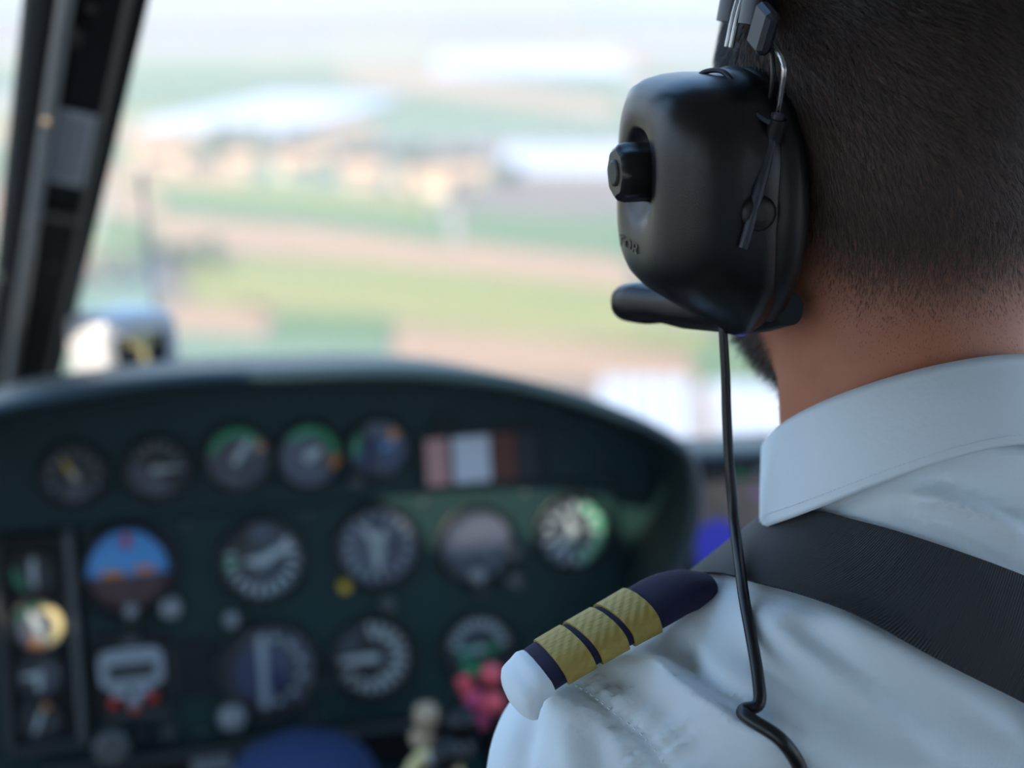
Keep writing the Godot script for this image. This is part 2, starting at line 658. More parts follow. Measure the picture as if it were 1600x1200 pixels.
	loft(rm, [PackedVector3Array([Vector3(-0.56, 0.42, -0.42), Vector3(-0.56, 0.46, -0.42), Vector3(-0.56, 0.68, 0), Vector3(-0.56, 0.46, 0.42), Vector3(-0.56, 0.42, 0.42)]), PackedVector3Array([Vector3(0.56, 0.42, -0.42), Vector3(0.56, 0.46, -0.42), Vector3(0.56, 0.68, 0), Vector3(0.56, 0.46, 0.42), Vector3(0.56, 0.42, 0.42)])], true, true, true, false)
	var rmesh := finish(rm)
	var wm := box(Vector3(0.12, 0.14, 0.03), 0.005)
	for i in hp.size():
		var h: Array = hp[i]
		var s: float = h[2] * 1.25
		var t := thing("house", h[3], "house", Vector3(h[0], gy + 0.2, h[1]), Basis(Vector3.UP, 0.3 + 0.5 * sin(i * 2.1)).scaled(Vector3.ONE * s), "houses on the plain")
		part(t, "wall", hmesh, M.house_wall)
		part(t, "roof", rmesh, M.roof_tile)
		for k in 3:
			part(t, "window", wm, M.slate_label, Vector3(-0.3 + 0.3 * k, 0.24, 0.35))
	# trees
	var crowns := []
	for k in 3:
		crowns.append(crown_mesh(40 + k))
	var trunk := lathe([[0.06, 0.0], [0.045, 0.4], [0.03, 0.7]], 7)
	var tpts := []
	for base in [[-17, -722, 5], [-4, -716, 5], [31, -744, 5], [36, -757, 3], [65, -1137, 5], [100, -1163, 5], [140, -1168, 5], [175, -1125, 5], [205, -1084, 5], [233, -1041, 5], [246, -980, 4], [330, -900, 4], [110, -1235, 4], [-30, -1180, 4]]:
		for k in base[2]:
			for tries in 30:
				var c := Vector2(base[0] + rng.randf_range(-20, 20), base[1] + rng.randf_range(-18, 18))
				var ok := true
				for o in tpts:
					if c.distance_to(o) < 12.5:
						ok = false
				for h in hp:
					if c.distance_to(Vector2(h[0], h[1])) < h[2] * 0.75 + 7.0:
						ok = false
				if ok:
					tpts.append(c)
					break
	for i in tpts.size():
		var p: Vector2 = tpts[i]
		var s := rng.randf_range(7.0, 11.0)
		var near := p.y > -800
		var t := thing("tree", "dark round tree in the clump on the plain beside the window post" if near else "dark round tree in the row beyond the houses", "tree", Vector3(p.x, gy + 0.1, p.y), Basis(Vector3.UP, rng.randf() * TAU).scaled(Vector3.ONE * s), "trees by the window post" if near else "trees beyond the houses")
		part(t, "trunk", trunk, M.bark, Vector3.ZERO, Basis(Vector3(1, 0, 0), -PI / 2))
		part(t, "crown", crowns[i % 3], M.leaf_dark if i % 2 else M.leaf_mid, Vector3(0, 0.85, 0))


func crown_mesh(sd: int) -> ArrayMesh:
	var n := FastNoiseLite.new()
	n.seed = sd
	n.frequency = 1.6
	var st := begin()
	var rings := []
	for i in 9:
		var la := PI * i / 8.0
		var q := PackedVector3Array()
		for j in 12:
			var lo := TAU * j / 12.0
			var dir := Vector3(sin(la) * cos(lo), -cos(la), sin(la) * sin(lo))
			q.append(dir * Vector3(0.5, 0.55, 0.5) * (1.0 + 0.5 * n.get_noise_3dv(dir * 0.9)))
		rings.append(q)
	loft(st, rings, true, false, false, true)
	return finish(st)


# ------------------------------------------------------------------ instrument panel
func pp(u: float, v: float, off := 0.0) -> Vector3:
	return PANEL_AT + panel_basis * Vector3(u, v, off)


func hood_curve() -> Array:
	return [Vector2(-0.47, 0.09), Vector2(-0.465, 0.128), Vector2(-0.44, 0.148), Vector2(-0.38, 0.161), Vector2(-0.295, 0.183), Vector2(-0.219, 0.192), Vector2(-0.141, 0.196), Vector2(-0.060, 0.194), Vector2(0.022, 0.191), Vector2(0.078, 0.185), Vector2(0.136, 0.174), Vector2(0.194, 0.156), Vector2(0.241, 0.136), Vector2(0.277, 0.117), Vector2(0.301, 0.099), Vector2(0.312, 0.078), Vector2(0.314, 0.042), Vector2(0.306, 0.007), Vector2(0.292, -0.021), Vector2(0.275, -0.055), Vector2(0.255, -0.12), Vector2(0.245, -0.19)]


func build_panel() -> void:
	var t := thing("instrument_panel", "dark teal instrument panel under a curved overhanging hood", "instrument panel", PANEL_AT, panel_basis)
	# backing plate
	var poly := PackedVector2Array()
	for p in hood_curve():
		poly.append(p)
	poly.append(Vector2(-0.47, -0.19))
	part(t, "back_plate", plate(poly, -0.03, 0.0, 0.001), M.panel_paint)
	# hood: a profile swept along the curve
	var crv := []
	for p in hood_curve():
		crv.append(Vector3(p.x, p.y, 0))
	var path := spline(crv, 4)
	var prof := [[0.0, -0.14], [0.0, 0.096], [-0.001, 0.106], [-0.005, 0.113], [-0.010, 0.115], [-0.014, 0.112], [-0.016, 0.104], [-0.016, 0.0], [-0.012, -0.14]]
	var rings := []
	for i in path.size():
		var d := path[mini(i + 1, path.size() - 1)] - path[maxi(i - 1, 0)]
		var nrm := Vector3(-d.y, d.x, 0).normalized()
		var q := PackedVector3Array()
		for f in prof:
			q.append(path[i] + nrm * f[0] + Vector3(0, 0, f[1]))
		rings.append(q)
	var st := begin()
	loft(st, rings, true, true, true, true)
	part(t, "hood", finish(st), M.hood_vinyl)
	# raised lower plate and the column at its left
	part(t, "front_plate", plate(round_rect(-0.246, -0.150, 0.262, 0.060, 0.012), 0.0, 0.006, 0.0015), M.panel_paint)
	part(t, "ledge", box(Vector3(0.56, 0.007, 0.022), 0.002), M.trim_dark, Vector3(-0.01, -0.157, 0.012))
	part(t, "lower_plate", box(Vector3(0.72, 0.05, 0.01), 0.002), M.black_metal, Vector3(-0.1, -0.19, 0.0))
	var lw := box(Vector3(0.036, 0.015, 0.002), 0.0006)
	var l1 := part(t, "placard", lw, M.label_white, Vector3(-0.026, -0.172, 0.008))
	l1.set_meta("label", "small white placard under the ledge")
	var l2 := part(t, "placard", lw, M.label_grey, Vector3(-0.142, -0.172, 0.008))
	l2.set_meta("label", "small grey placard under the ledge")
	# L-shaped trim right of the heading indicator
	part(t, "trim_strip", box(Vector3(0.006, 0.042, 0.004), 0.001), M.trim_dark, Vector3(-0.051, -0.128, 0.008))
	part(t, "trim_strip", box(Vector3(0.05, 0.006, 0.004), 0.001), M.trim_dark, Vector3(-0.026, -0.109, 0.008))
	# knobs set straight into the plate: u, v, radius
	for k in [[-0.169, -0.022, 0.0095, "knob_grey"], [-0.115, -0.039, 0.007, "knob_grey"], [-0.107, -0.039, 0.005, "knob_black"], [0.030, -0.040, 0.0065, "trim_grey"], [-0.121, -0.130, 0.012, "knob_grey"], [-0.179, -0.137, 0.008, "trim_dark"], [-0.203, -0.134, 0.008, "knob_black"], [0.154, -0.031, 0.0085, "trim_grey"], [0.008, 0.078, 0.006, "trim_grey"], [0.094, 0.126, 0.006, "trim_dark"]]:
		var z := 0.006 if k[1] < 0.06 else 0.0
		var r: float = k[2]
		part(t, "knob", lathe([[r, 0.0], [r, 0.009], [r * 0.86, 0.0115], [r * 0.5, 0.0125]], 20), M[k[3]], Vector3(k[0], k[1], z))
	# push-pull control at the lower left
	part(t, "pull_knob", lathe([[0.006, 0.0], [0.006, 0.02], [0.015, 0.024], [0.016, 0.034], [0.012, 0.038], [0.005, 0.036]], 24), M.trim_grey, Vector3(-0.229, -0.136, 0.006))
	# screws
	var sc := lathe([[0.0026, 0.0], [0.0026, 0.001], [0.0016, 0.0017]], 10)
	for u in [-0.238, -0.15, -0.04, 0.07, 0.17, 0.254]:
		for v in [0.052, -0.142]:
			part(t, "screw", sc, M.trim_grey, Vector3(u, v, 0.006))


func ticks(r0: float, r1: float, a0: float, a1: float, n: int, w: float, z: float) -> ArrayMesh:
	var st := begin()
	for i in n:
		var a := lerpf(a0, a1, float(i) / maxi(n - 1, 1))
		var b := Basis(Vector3(0, 0, 1), a)
		add_box(st, Transform3D(b, b * Vector3((r0 + r1) / 2, 0, z)), Vector3(r1 - r0, w, 0.0008), 0.0002)
	return finish(st)


func needle(ln: float, tail: float, w: float) -> ArrayMesh:
	return plate(PackedVector2Array([Vector2(-tail, -w), Vector2(-tail, w), Vector2(ln * 0.7, w * 0.8), Vector2(ln, 0), Vector2(ln * 0.7, -w * 0.8)]), 0.0, 0.0008, 0.0001)


# a round dial instrument: bezel, dial, markings, arcs, needles, cover glass
func gauge(called: String, label: String, u: float, v: float, r: float, base: float, o := {}) -> Node3D:
	var t := thing(called, label, "gauge", pp(u, v, base), panel_basis, o.get("group", "round instruments"))
	part(t, "bezel", lathe([[r * 1.16, 0.0], [r * 1.16, 0.005], [r * 1.12, 0.0075], [r * 1.02, 0.008], [r * 1.0, 0.0065], [r * 0.985, 0.0015]], 40, false, false), M.black_metal)
	part(t, "dial", lathe([[r * 1.0, 0.0], [r * 1.0, 0.0016], [r * 0.98, 0.0018]], 40), M[o.get("dial", "dial_black")])
	if o.get("ticks", 0) > 0:
		part(t, "scale_markings", ticks(r * o.get("t0", 0.74), r * 0.93, o.get("a0", 0.0), o.get("a1", TAU), o.ticks, r * o.get("tw", 0.07), 0.0022), M[o.get("tick_mat", "mark_white")])
	if o.get("numerals", 0) > 0:
		part(t, "numeral_blocks", ticks(r * 0.50, r * 0.66, o.get("na0", 0.3), o.get("na1", TAU), o.numerals, r * 0.13, 0.0022), M[o.get("num_mat", "mark_white")])
	for a in o.get("arcs", []):
		part(t, "colour_arc", arc_mesh(r * a[3], r * a[4], a[0], a[1], 0.0018), M[a[2]])
	for nd in o.get("needles", []):
		part(t, "needle", needle(r * nd[1], r * 0.2, r * nd[2]), M[nd[3] if nd.size() > 3 else "mark_white"], Vector3(0, 0, 0.0032), Basis(Vector3(0, 0, 1), nd[0]))
	if o.get("hub", true):
		part(t, "hub", lathe([[r * 0.12, 0.0018], [r * 0.12, 0.0048], [r * 0.06, 0.0052]], 16), M[o.get("hub_mat", "mark_white")])
	if o.get("glass", true):
		part(t, "cover_glass", lathe([[r * 1.0, 0.0060], [r * 0.6, 0.0064], [r * 0.02, 0.0066]], 40, false, true), M.gauge_glass)
	for kb in o.get("knobs", []):
		var kr: float = kb[2]
		part(t, "knob", lathe([[kr, 0.0], [kr, 0.012], [kr * 0.85, 0.014], [kr * 0.4, 0.015]], 18), M[kb[3]], Vector3(kb[0], kb[1], 0))
	return t


func build_gauges() -> void:
	var tw := 0.05
	gauge("engine_gauge", "dark round engine gauge at the left end of the top row", -0.245, 0.105, 0.026, 0.0, {"ticks": 9, "a0": -0.5, "a1": 3.6, "tw": tw, "needles": [[2.1, 0.7, 0.09, "mark_yellow"]], "arcs": [[4.2, 5.4, "dial_grey", 0.25, 0.85]], "group": "top row engine gauges"})
	gauge("engine_gauge", "dark engine gauge with grey lower crescent, second in the top row", -0.172, 0.104, 0.027, 0.0, {"ticks": 7, "a0": 0.0, "a1": 2.4, "tw": tw, "needles": [[0.0, 0.75, 0.07]], "arcs": [[2.8, 5.3, "dial_grey", 0.2, 0.88]], "group": "top row engine gauges"})
	gauge("engine_gauge", "engine gauge with green arc and orange tip, third in the top row", -0.100, 0.108, 0.028, 0.0, {"dial": "dial_grey", "ticks": 0, "arcs": [[0.6, 2.9, "mark_green", 0.74, 0.96], [0.25, 0.6, "mark_orange", 0.72, 0.96], [-1.5, 0.2, "dial_black", 0.1, 0.96]], "needles": [[0.95, 0.85, 0.12]], "group": "top row engine gauges"})
	gauge("engine_gauge", "grey-faced engine gauge with bright green right arc, fourth in the top row", -0.033, 0.105, 0.028, 0.0, {"dial": "dial_grey", "arcs": [[0.0, 2.4, "mark_green", 0.72, 0.97], [-0.55, -0.05, "mark_orange", 0.70, 0.97]], "needles": [[0.5, 0.5, 0.16]], "group": "top row engine gauges"})
	gauge("engine_gauge", "navy engine gauge with orange mark, beside the striped display", 0.031, 0.106, 0.026, 0.0, {"dial": "dial_navy", "arcs": [[2.4, 3.4, "mark_green", 0.7, 0.96], [1.1, 2.3, "dial_grey", 0.5, 0.95], [0.45, 0.95, "mark_orange", 0.6, 0.95], [4.2, 5.0, "dial_grey", 0.3, 0.9]], "needles": [[0.3, 0.7, 0.1, "adi_blue"]], "hub_mat": "dial_black", "group": "top row engine gauges"})
	# caution display
	var an := thing("caution_display", "caution display with pink, white, brown and dark blocks, right of top row", "display", pp(0.129, 0.0895, 0.0), panel_basis)
	part(an, "housing", plate(round_rect(-0.058, -0.029, 0.058, 0.029, 0.004), 0.0, 0.006, 0.001), M.black_metal)
	for b in [[-0.043, 0.022, "pink_label"], [-0.0095, 0.036, "label_white"], [0.0225, 0.022, "brown_label"], [0.045, 0.018, "slate_label"]]:
		part(an, "caption_block", box(Vector3(b[1], 0.044, 0.002), 0.0006), M[b[2]], Vector3(b[0], 0, 0.007))
	# second row
	var adi := gauge("attitude_indicator", "attitude indicator with blue upper half and orange wing bars", -0.204, 0.016, 0.0385, 0.006, {"dial": "adi_brown", "hub": false, "glass": false, "knobs": [[0.0, -0.036, 0.006, "knob_grey"], [0.0, -0.049, 0.005, "trim_dark"]]})
	var st := begin()
	var rings := []
	for i in 8:
		var ph := PI / 2 * i / 7.0
		rings.append(ring(Vector3(0, 0, 0.002 + 0.006 * sin(ph)), Vector3(0.037 * cos(ph) + 0.0002, 0, 0), Vector3(0, 0.037 * cos(ph) + 0.0002, 0), 40))
	loft(st, rings, true, false, true, true)
	part(adi, "ground_half", finish(st), M.adi_brown)
	st = begin()
	rings = []
	for i in 8:
		var ph := PI / 2 * i / 7.0
		var q := PackedVector3Array()
		for j in 25:
			var a := PI * j / 24.0
			q.append(Vector3(0.0373 * cos(ph) * cos(a), -0.004 + 0.0413 * cos(ph) * sin(a), 0.0024 + 0.0063 * sin(ph)))
		rings.append(q)
	loft(st, rings, true, false, true, true)
	part(adi, "sky_half", finish(st), M.adi_blue)
	part(adi, "wing_bar", box(Vector3(0.018, 0.005, 0.001), 0.0003), M.mark_orange, Vector3(-0.014, -0.001, 0.0105))
	part(adi, "wing_bar", box(Vector3(0.018, 0.005, 0.001), 0.0003), M.mark_orange, Vector3(0.014, 0.001, 0.0105))
	part(adi, "roll_pointer", box(Vector3(0.006, 0.013, 0.001), 0.0003), M.mark_red, Vector3(0, 0.028, 0.0092))
	gauge("airspeed_gauge", "black dial with white numerals around the rim, beside the blue attitude indicator", -0.084, 0.013, 0.0355, 0.006, {"ticks": 13, "t0": 0.68, "a0": -3.4, "a1": 0.6, "tw": 0.11, "arcs": [[2.9, 3.4, "mark_green", 0.75, 0.95], [1.25, 1.9, "dial_grey", 0.6, 0.85]], "needles": [[0.45, 0.95, 0.12], [PI, 0.5, 0.10]], "numerals": 0})
	gauge("torque_gauge", "pale grey dial with two white needles, middle of the second row", 0.024, 0.015, 0.0355, 0.006, {"dial": "dial_grey", "ticks": 18, "tw": 0.05, "needles": [[2.1, 0.75, 0.12], [1.2, 0.5, 0.14], [-1.6, 0.7, 0.13]], "arcs": [[-0.6, 0.6, "dial_black", 0.45, 0.7]], "knobs": [[-0.034, -0.034, 0.005, "mark_yellow"]]})
	var blank := gauge("standby_horizon", "blank grey domed dial with two knobs under it, fourth in second row", 0.119, 0.007, 0.034, 0.006, {"dial": "dial_grey", "hub": false, "ticks": 0, "glass": true, "knobs": [[-0.002, -0.028, 0.007, "knob_grey"], [0.034, -0.010, 0.008, "trim_grey"], [0.0, -0.042, 0.006, "trim_dark"]]})
	part(blank, "shutter", plate(PackedVector2Array([Vector2(-0.032, -0.010), Vector2(0.032, -0.010), Vector2(0.028, -0.018), Vector2(0.018, -0.028), Vector2(-0.018, -0.028), Vector2(-0.028, -0.018)]), 0.0018, 0.003, 0.0002), M.black_metal)
	gauge("rotor_gauge", "dial with bright green right arc at the right end of second row", 0.215, 0.010, 0.033, 0.006, {"ticks": 14, "t0": 0.66, "tw": 0.13, "arcs": [[-1.4, 1.2, "mark_green", 0.66, 0.97]], "needles": [[3.9, 0.8, 0.10], [1.8, 0.5, 0.10]], "numerals": 7, "num_mat": "label_grey"})
	# third row
	var hsi := gauge("heading_indicator", "navy heading indicator with a long pale vertical course bar", -0.085, -0.091, 0.042, 0.006, {"hub": false, "arcs": [[-1.0, 0.9, "dial_grey", 0.84, 0.97]], "numerals": 0})
	part(hsi, "compass_card", lathe([[0.026, 0.0018], [0.026, 0.003], [0.025, 0.0034]], 36), M.dial_navy, Vector3(-0.006, 0.0, 0))
	part(hsi, "course_bar", box(Vector3(0.008, 0.068, 0.0012), 0.0004), M.label_grey, Vector3(-0.005, 0.0, 0.0048))
	part(hsi, "card_marks", ticks(0.027, 0.034, -1.3, 1.3, 6, 0.006, 0.0026), M.label_grey)
	gauge("altimeter", "black altimeter with one level white needle, middle of the third row", 0.013, -0.090, 0.0355, 0.006, {"ticks": 15, "t0": 0.62, "a0": -2.6, "a1": 1.6, "tw": 0.12, "needles": [[PI, 0.95, 0.10]], "numerals": 6, "na0": -1.2, "na1": 1.4})
	gauge("vertical_speed_gauge", "dark dial with two level green-white needles above the pink strap", 0.116, -0.094, 0.032, 0.006, {"ticks": 11, "t0": 0.66, "a0": 0.2, "a1": 2.9, "tw": 0.12, "needles": [[0.03, 0.7, 0.11, "mark_green"], [PI, 0.75, 0.10, "teal_mark"]], "arcs": [[3.7, 5.4, "mark_green", 0.45, 0.75]]})
	# left column in its own frame
	var col := thing("gauge_column", "tall narrow framed column holding four small gauges at panel's left", "gauge frame", pp(-0.2845, -0.040, 0.0), panel_basis)
	part(col, "back_plate", box(Vector3(0.062, 0.194, 0.008), 0.002), M.black_metal, Vector3(0, 0, 0.004))
	part(col, "side_rail", box(Vector3(0.007, 0.196, 0.018), 0.002), M.trim_grey, Vector3(0.031, 0, 0.009))
	part(col, "side_rail", box(Vector3(0.007, 0.196, 0.018), 0.002), M.trim_dark, Vector3(-0.031, 0, 0.009))
	part(col, "end_rail", box(Vector3(0.055, 0.006, 0.018), 0.002), M.trim_dark, Vector3(0, -0.095, 0.009))
	part(col, "end_rail", box(Vector3(0.055, 0.006, 0.018), 0.002), M.black_metal, Vector3(0, 0.095, 0.009))
	var cg := "small gauges in the left column"
	gauge("column_gauge", "small gauge with white vertical bar, top of the left column", -0.286, 0.022, 0.0185, 0.008, {"arcs": [[2.8, 4.2, "mark_green", 0.7, 0.95]], "needles": [[1.5, 0.8, 0.16], [-1.5, 0.7, 0.16]], "group": cg})
	gauge("column_gauge", "small sunlit gauge with ivory ring and green arc, second in left column", -0.285, -0.026, 0.022, 0.008, {"dial": "dial_grey", "arcs": [[1.4, 2.9, "mark_green", 0.7, 0.97], [-1.2, 1.4, "ivory", 0.62, 0.97], [4.2, 5.1, "mark_orange", 0.5, 0.95]], "needles": [[2.0, 0.8, 0.14], [-1.4, 0.8, 0.18]], "group": cg})
	gauge("column_gauge", "small dark gauge with pale needle, third in the left column", -0.288, -0.070, 0.020, 0.008, {"arcs": [[-1.5, 1.0, "dial_grey", 0.3, 0.9]], "needles": [[-1.6, 0.75, 0.15], [PI, 0.8, 0.13]], "group": cg})
	gauge("column_gauge", "small dark gauge with orange tick, bottom of the left column", -0.290, -0.110, 0.0175, 0.008, {"arcs": [[0.8, 1.3, "mark_orange", 0.5, 0.9], [-0.8, 0.3, "trim_dark", 0.6, 0.9]], "needles": [[1.2, 0.5, 0.12], [-1.95, 0.8, 0.14]], "group": cg})
	# clock / radio unit with a grey surround and two red buttons
	var rd := thing("clock_unit", "boxed unit with grey rounded surround, small display and red buttons", "clock unit", pp(-0.207, -0.078, 0.006), panel_basis)
	part(rd, "case", plate(round_rect(-0.036, -0.042, 0.034, 0.038, 0.004), 0.0, 0.006, 0.001), M.black_metal)
	var sur := part(rd, "surround", plate(round_rect(-0.029, -0.012, 0.028, 0.023, 0.010), 0.006, 0.010, 0.001), M.label_grey)
	part(sur, "display_window", plate(round_rect(-0.021, -0.003, 0.020, 0.0105, 0.002), 0.010, 0.0108, 0.0002), M.trim_dark)
	part(rd, "top_button", box(Vector3(0.016, 0.008, 0.006), 0.001), M.trim_grey, Vector3(0, 0.029, 0.008))
	for x in [-0.012, 0.008]:
		part(rd, "key", box(Vector3(0.014, 0.007, 0.004), 0.001), M.label_grey, Vector3(x, -0.0165, 0.008))
	for b in [[-0.018, -0.025], [0.016, -0.023], [0.0, -0.031]]:
		part(rd, "red_button", lathe([[0.005, 0.006], [0.005, 0.010], [0.003, 0.011]], 14), M.mark_red, Vector3(b[0], b[1], 0))
	part(rd, "centre_button", lathe([[0.006, 0.006], [0.006, 0.011], [0.004, 0.012]], 14), M.label_grey, Vector3(0, -0.024, 0))
	part(rd, "bottom_bar", box(Vector3(0.056, 0.008, 0.005), 0.001), M.trim_dark, Vector3(0.002, -0.0375, 0.008))
	var bl := thing("blanking_plate", "dark square blanking plate between clock unit and heading indicator", "panel insert", pp(-0.152, -0.077, 0.006), panel_basis)
	part(bl, "plate", plate(round_rect(-0.017, -0.028, 0.019, 0.024, 0.002), 0.0, 0.004, 0.0008), M.black_metal)
	part(bl, "grip_edge", box(Vector3(0.004, 0.046, 0.005), 0.0008), M.trim_dark, Vector3(-0.019, -0.002, 0.004))


# ------------------------------------------------------------------ windscreen post with its placard
func build_post() -> void:
	var b := Vector3(-0.11, 0.7401, -1.8705)
	var tp := Vector3(-0.0013, 1.2086, -1.2266)
	var y := (tp - b).normalized()
	var to := EYE - (b + tp) / 2.0
	var z := (to - y * to.dot(y)).normalized()
	var x := y.cross(z)
	var o := structure("trim_1")
	o.transform = Transform3D(Basis(x, y, z), b)
	o.set_meta("label", "black leaning windscreen post with grey edge strips and a placard")
	var ln := 1.76
	var cy := 0.49
	part(o, "post_body", box(Vector3(0.090, ln, 0.040), 0.006), M.post_black, Vector3(0, cy, -0.026))
	part(o, "left_flange", box(Vector3(0.026, ln, 0.012), 0.004), M.post_black, Vector3(-0.031, cy, -0.003))
	part(o, "edge_strip", box(Vector3(0.013, ln, 0.016), 0.005), M.post_strip, Vector3(-0.0135, cy, 0.001))
	part(o, "edge_strip", box(Vector3(0.0065, ln, 0.010), 0.002), M.post_strip_dark, Vector3(0.031, cy, -0.002))
	part(o, "right_flange", box(Vector3(0.010, ln, 0.010), 0.003), M.post_black, Vector3(0.040, cy, -0.003))
	var pl := part(o, "placard", box(Vector3(0.032, 0.128, 0.0016), 0.0005), M.post_label, Vector3(0.010, 0.572, -0.0045))
	pl.set_meta("label", "pale grey printed placard on the post")
	var row := box(Vector3(0.022, 0.0022, 0.0003), 0.0001)
	for i in 17:
		part(pl, "printed_line", row, M.trim_grey, Vector3(0.001 * sin(i * 2.3), 0.052 - i * 0.0065, 0.0009))
	part(o, "cross_strip", box(Vector3(0.040, 0.007, 0.008), 0.002), M.post_strip_dark, Vector3(0.010, 0.443, -0.003))
	var sc := lathe([[0.004, 0.0], [0.004, 0.002], [0.0025, 0.0035]], 12)
	for s in [[-0.0135, 0.635, 0.009], [-0.0135, 0.443, 0.009], [0.031, 0.443, 0.003], [0.031, 0.62, 0.003], [-0.0135, 0.20, 0.009], [0.005, 0.79, -0.005], [0.012, 0.33, -0.005], [-0.035, 0.30, 0.003]]:
		part(o, "screw", sc, M.beige if s[0] < 0 and s[1] > 0.6 else M.trim_grey, Vector3(s[0], s[1], s[2]))
	var clip := part(o, "cable_clip", box(Vector3(0.010, 0.024, 0.012), 0.003), M.trim_dark, Vector3(-0.002, 0.755, 0.0))
	clip.set_meta("label", "small dark clip beside the grey strip")


# ------------------------------------------------------------------ moving map in front of the pilot
func map_texture() -> ImageTexture:
	var im := Image.create(512, 440, false, Image.FORMAT_RGB8)
	var n := FastNoiseLite.new()
	n.seed = 3
	n.frequency = 0.012
	var n2 := FastNoiseLite.new()
	n2.seed = 8
	n2.frequency = 0.03
	n2.noise_type = FastNoiseLite.TYPE_CELLULAR
	n2.cellular_return_type = FastNoiseLite.RETURN_DISTANCE2_SUB
	for y in 440:
		for x in 512:
			var a := n.get_noise_2d(x, y)
			var c := Color(0.36, 0.33, 0.30).lerp(Color(0.26, 0.25, 0.27), 0.5 + a)
			if n2.get_noise_2d(x, y) < -0.90:
				c = Color(0.07, 0.07, 0.12)
			im.set_pixel(x, y, c)
	var r := RandomNumberGenerator.new()
	r.seed = 5
	for i in 90:
		im.fill_rect(Rect2i(r.randi_range(150, 480), r.randi_range(120, 420), r.randi_range(8, 26), r.randi_range(4, 8)), [Color(0.13, 0.16, 0.34), Color(0.40, 0.42, 0.55), Color(0.10, 0.10, 0.14)][i % 3])
	for i in 5:
		im.fill_rect(Rect2i(r.randi_range(220, 330), r.randi_range(110, 330), 18, 12), Color(0.75, 0.12, 0.10))
	im.fill_rect(Rect2i(206, 40, 6, 290), Color(0.55, 0.36, 0.80))
	im.fill_rect(Rect2i(160, 34, 60, 8), Color(0.50, 0.30, 0.72))
	for y in 440:
		for x in 200:
			var dx := (x - 80.0) / 60.0
			var dy := (y - 165.0) / 80.0
			if dx * dx + dy * dy < 1.0:
				im.set_pixel(x, y, Color(0.02, 0.05, 0.75))
	for k in 8:
		im.fill_rect(Rect2i(280, 60 + k * 44, 26, 26), Color(0.06, 0.07, 0.16))
		im.fill_rect(Rect2i(285, 66 + k * 44, 16, 14), Color(0.72, 0.68, 0.90))
	return ImageTexture.create_from_image(im)


func build_map_panel() -> void:
	var t := thing("map_display", "moving-map screen with a blue round area, half hidden by collar", "display", pp(0.47, -0.04, -0.06), panel_basis)
	part(t, "housing", plate(round_rect(-0.115, -0.14, 0.16, 0.106, 0.012), -0.05, 0.0, 0.002), M.black_metal)
	var st := begin()
	var rings := []
	for u in [-0.112, -0.05, 0.05, 0.158]:
		var q := PackedVector3Array()
		for f in [[0.0, -0.12], [0.0, 0.045], [-0.004, 0.050], [-0.009, 0.047], [-0.010, 0.0], [-0.010, -0.12]]:
			q.append(Vector3(u, 0.108 + f[0] - 0.02 * u, f[1]))
		rings.append(q)
	loft(st, rings, true, true, true, true)
	part(t, "hood", finish(st), M.hood_vinyl)
	# screen with its own uv, 0..1 across the print
	var sc := SurfaceTool.new()
	sc.begin(Mesh.PRIMITIVE_TRIANGLES)
	sc.set_smooth_group(-1)
	var c := [Vector3(-0.118, -0.138, 0.001), Vector3(-0.118, 0.078, 0.001), Vector3(0.135, 0.078, 0.001), Vector3(0.135, -0.138, 0.001)]
	var uv := [Vector2(0, 1), Vector2(0, 0), Vector2(1, 0), Vector2(1, 1)]
	for i in [0, 1, 2, 0, 2, 3]:
		sc.set_uv(uv[i])
		sc.add_vertex(c[i])
	var m := mat("map_screen", Color(0.05, 0.05, 0.06), 0.25)
	m.emission_enabled = true
	m.emission = Color(0, 0, 0)
	m.emission_texture = map_texture()
	m.emission_energy_multiplier = 0.42
	part(t, "screen", finish(sc), m)
	var sl := AreaLight3D.new()
	sl.name = "screen_light"
	sl.area_size = Vector2(0.24, 0.2)
	sl.light_energy = 0.01
	sl.light_color = Color(0.45, 0.5, 1.0)
	sl.shadow_enabled = true
	add_child(sl)
	sl.transform = Transform3D(panel_basis, pp(0.48, -0.07, -0.055))
	sl.rotate_object_local(Vector3.UP, PI)
	var strip := part(t, "annunciator_strip", box(Vector3(0.25, 0.018, 0.006), 0.001), M.black_metal, Vector3(0.01, 0.085, 0.003))
	for k in 6:
		part(strip, "legend", box(Vector3(0.012, 0.007, 0.001), 0.0003), M.label_grey if k % 2 else M.mark_green, Vector3(-0.062 + k * 0.022, -0.002, 0.0033))
	part(t, "support", box(Vector3(0.20, 0.20, 0.05), 0.006), M.black_metal, Vector3(0.02, -0.235, -0.03))
	part(t, "side_trim", box(Vector3(0.012, 0.19, 0.03), 0.005), M.trim_dark, Vector3(-0.110, -0.02, 0.0))


# ------------------------------------------------------------------ seat
func build_seat() -> void:
	var t := thing("pilot_seat", "dark low-backed seat the pilot sits on", "seat", Vector3(0.38, 0.0, -0.62))
	part(t, "cushion", box(Vector3(0.46, 0.10, 0.46), 0.03), M.seat_fabric, Vector3(0, 0.37, -0.05))
	part(t, "backrest", box(Vector3(0.44, 0.36, 0.07), 0.03), M.seat_fabric, Vector3(0, 0.60, 0.205))
	part(t, "pedestal", box(Vector3(0.36, 0.31, 0.36), 0.01), M.black_metal, Vector3(0, 0.16, -0.03))
	part(t, "reel_bar", box(Vector3(0.30, 0.04, 0.04), 0.01), M.black_metal, Vector3(0, 0.79, 0.20))


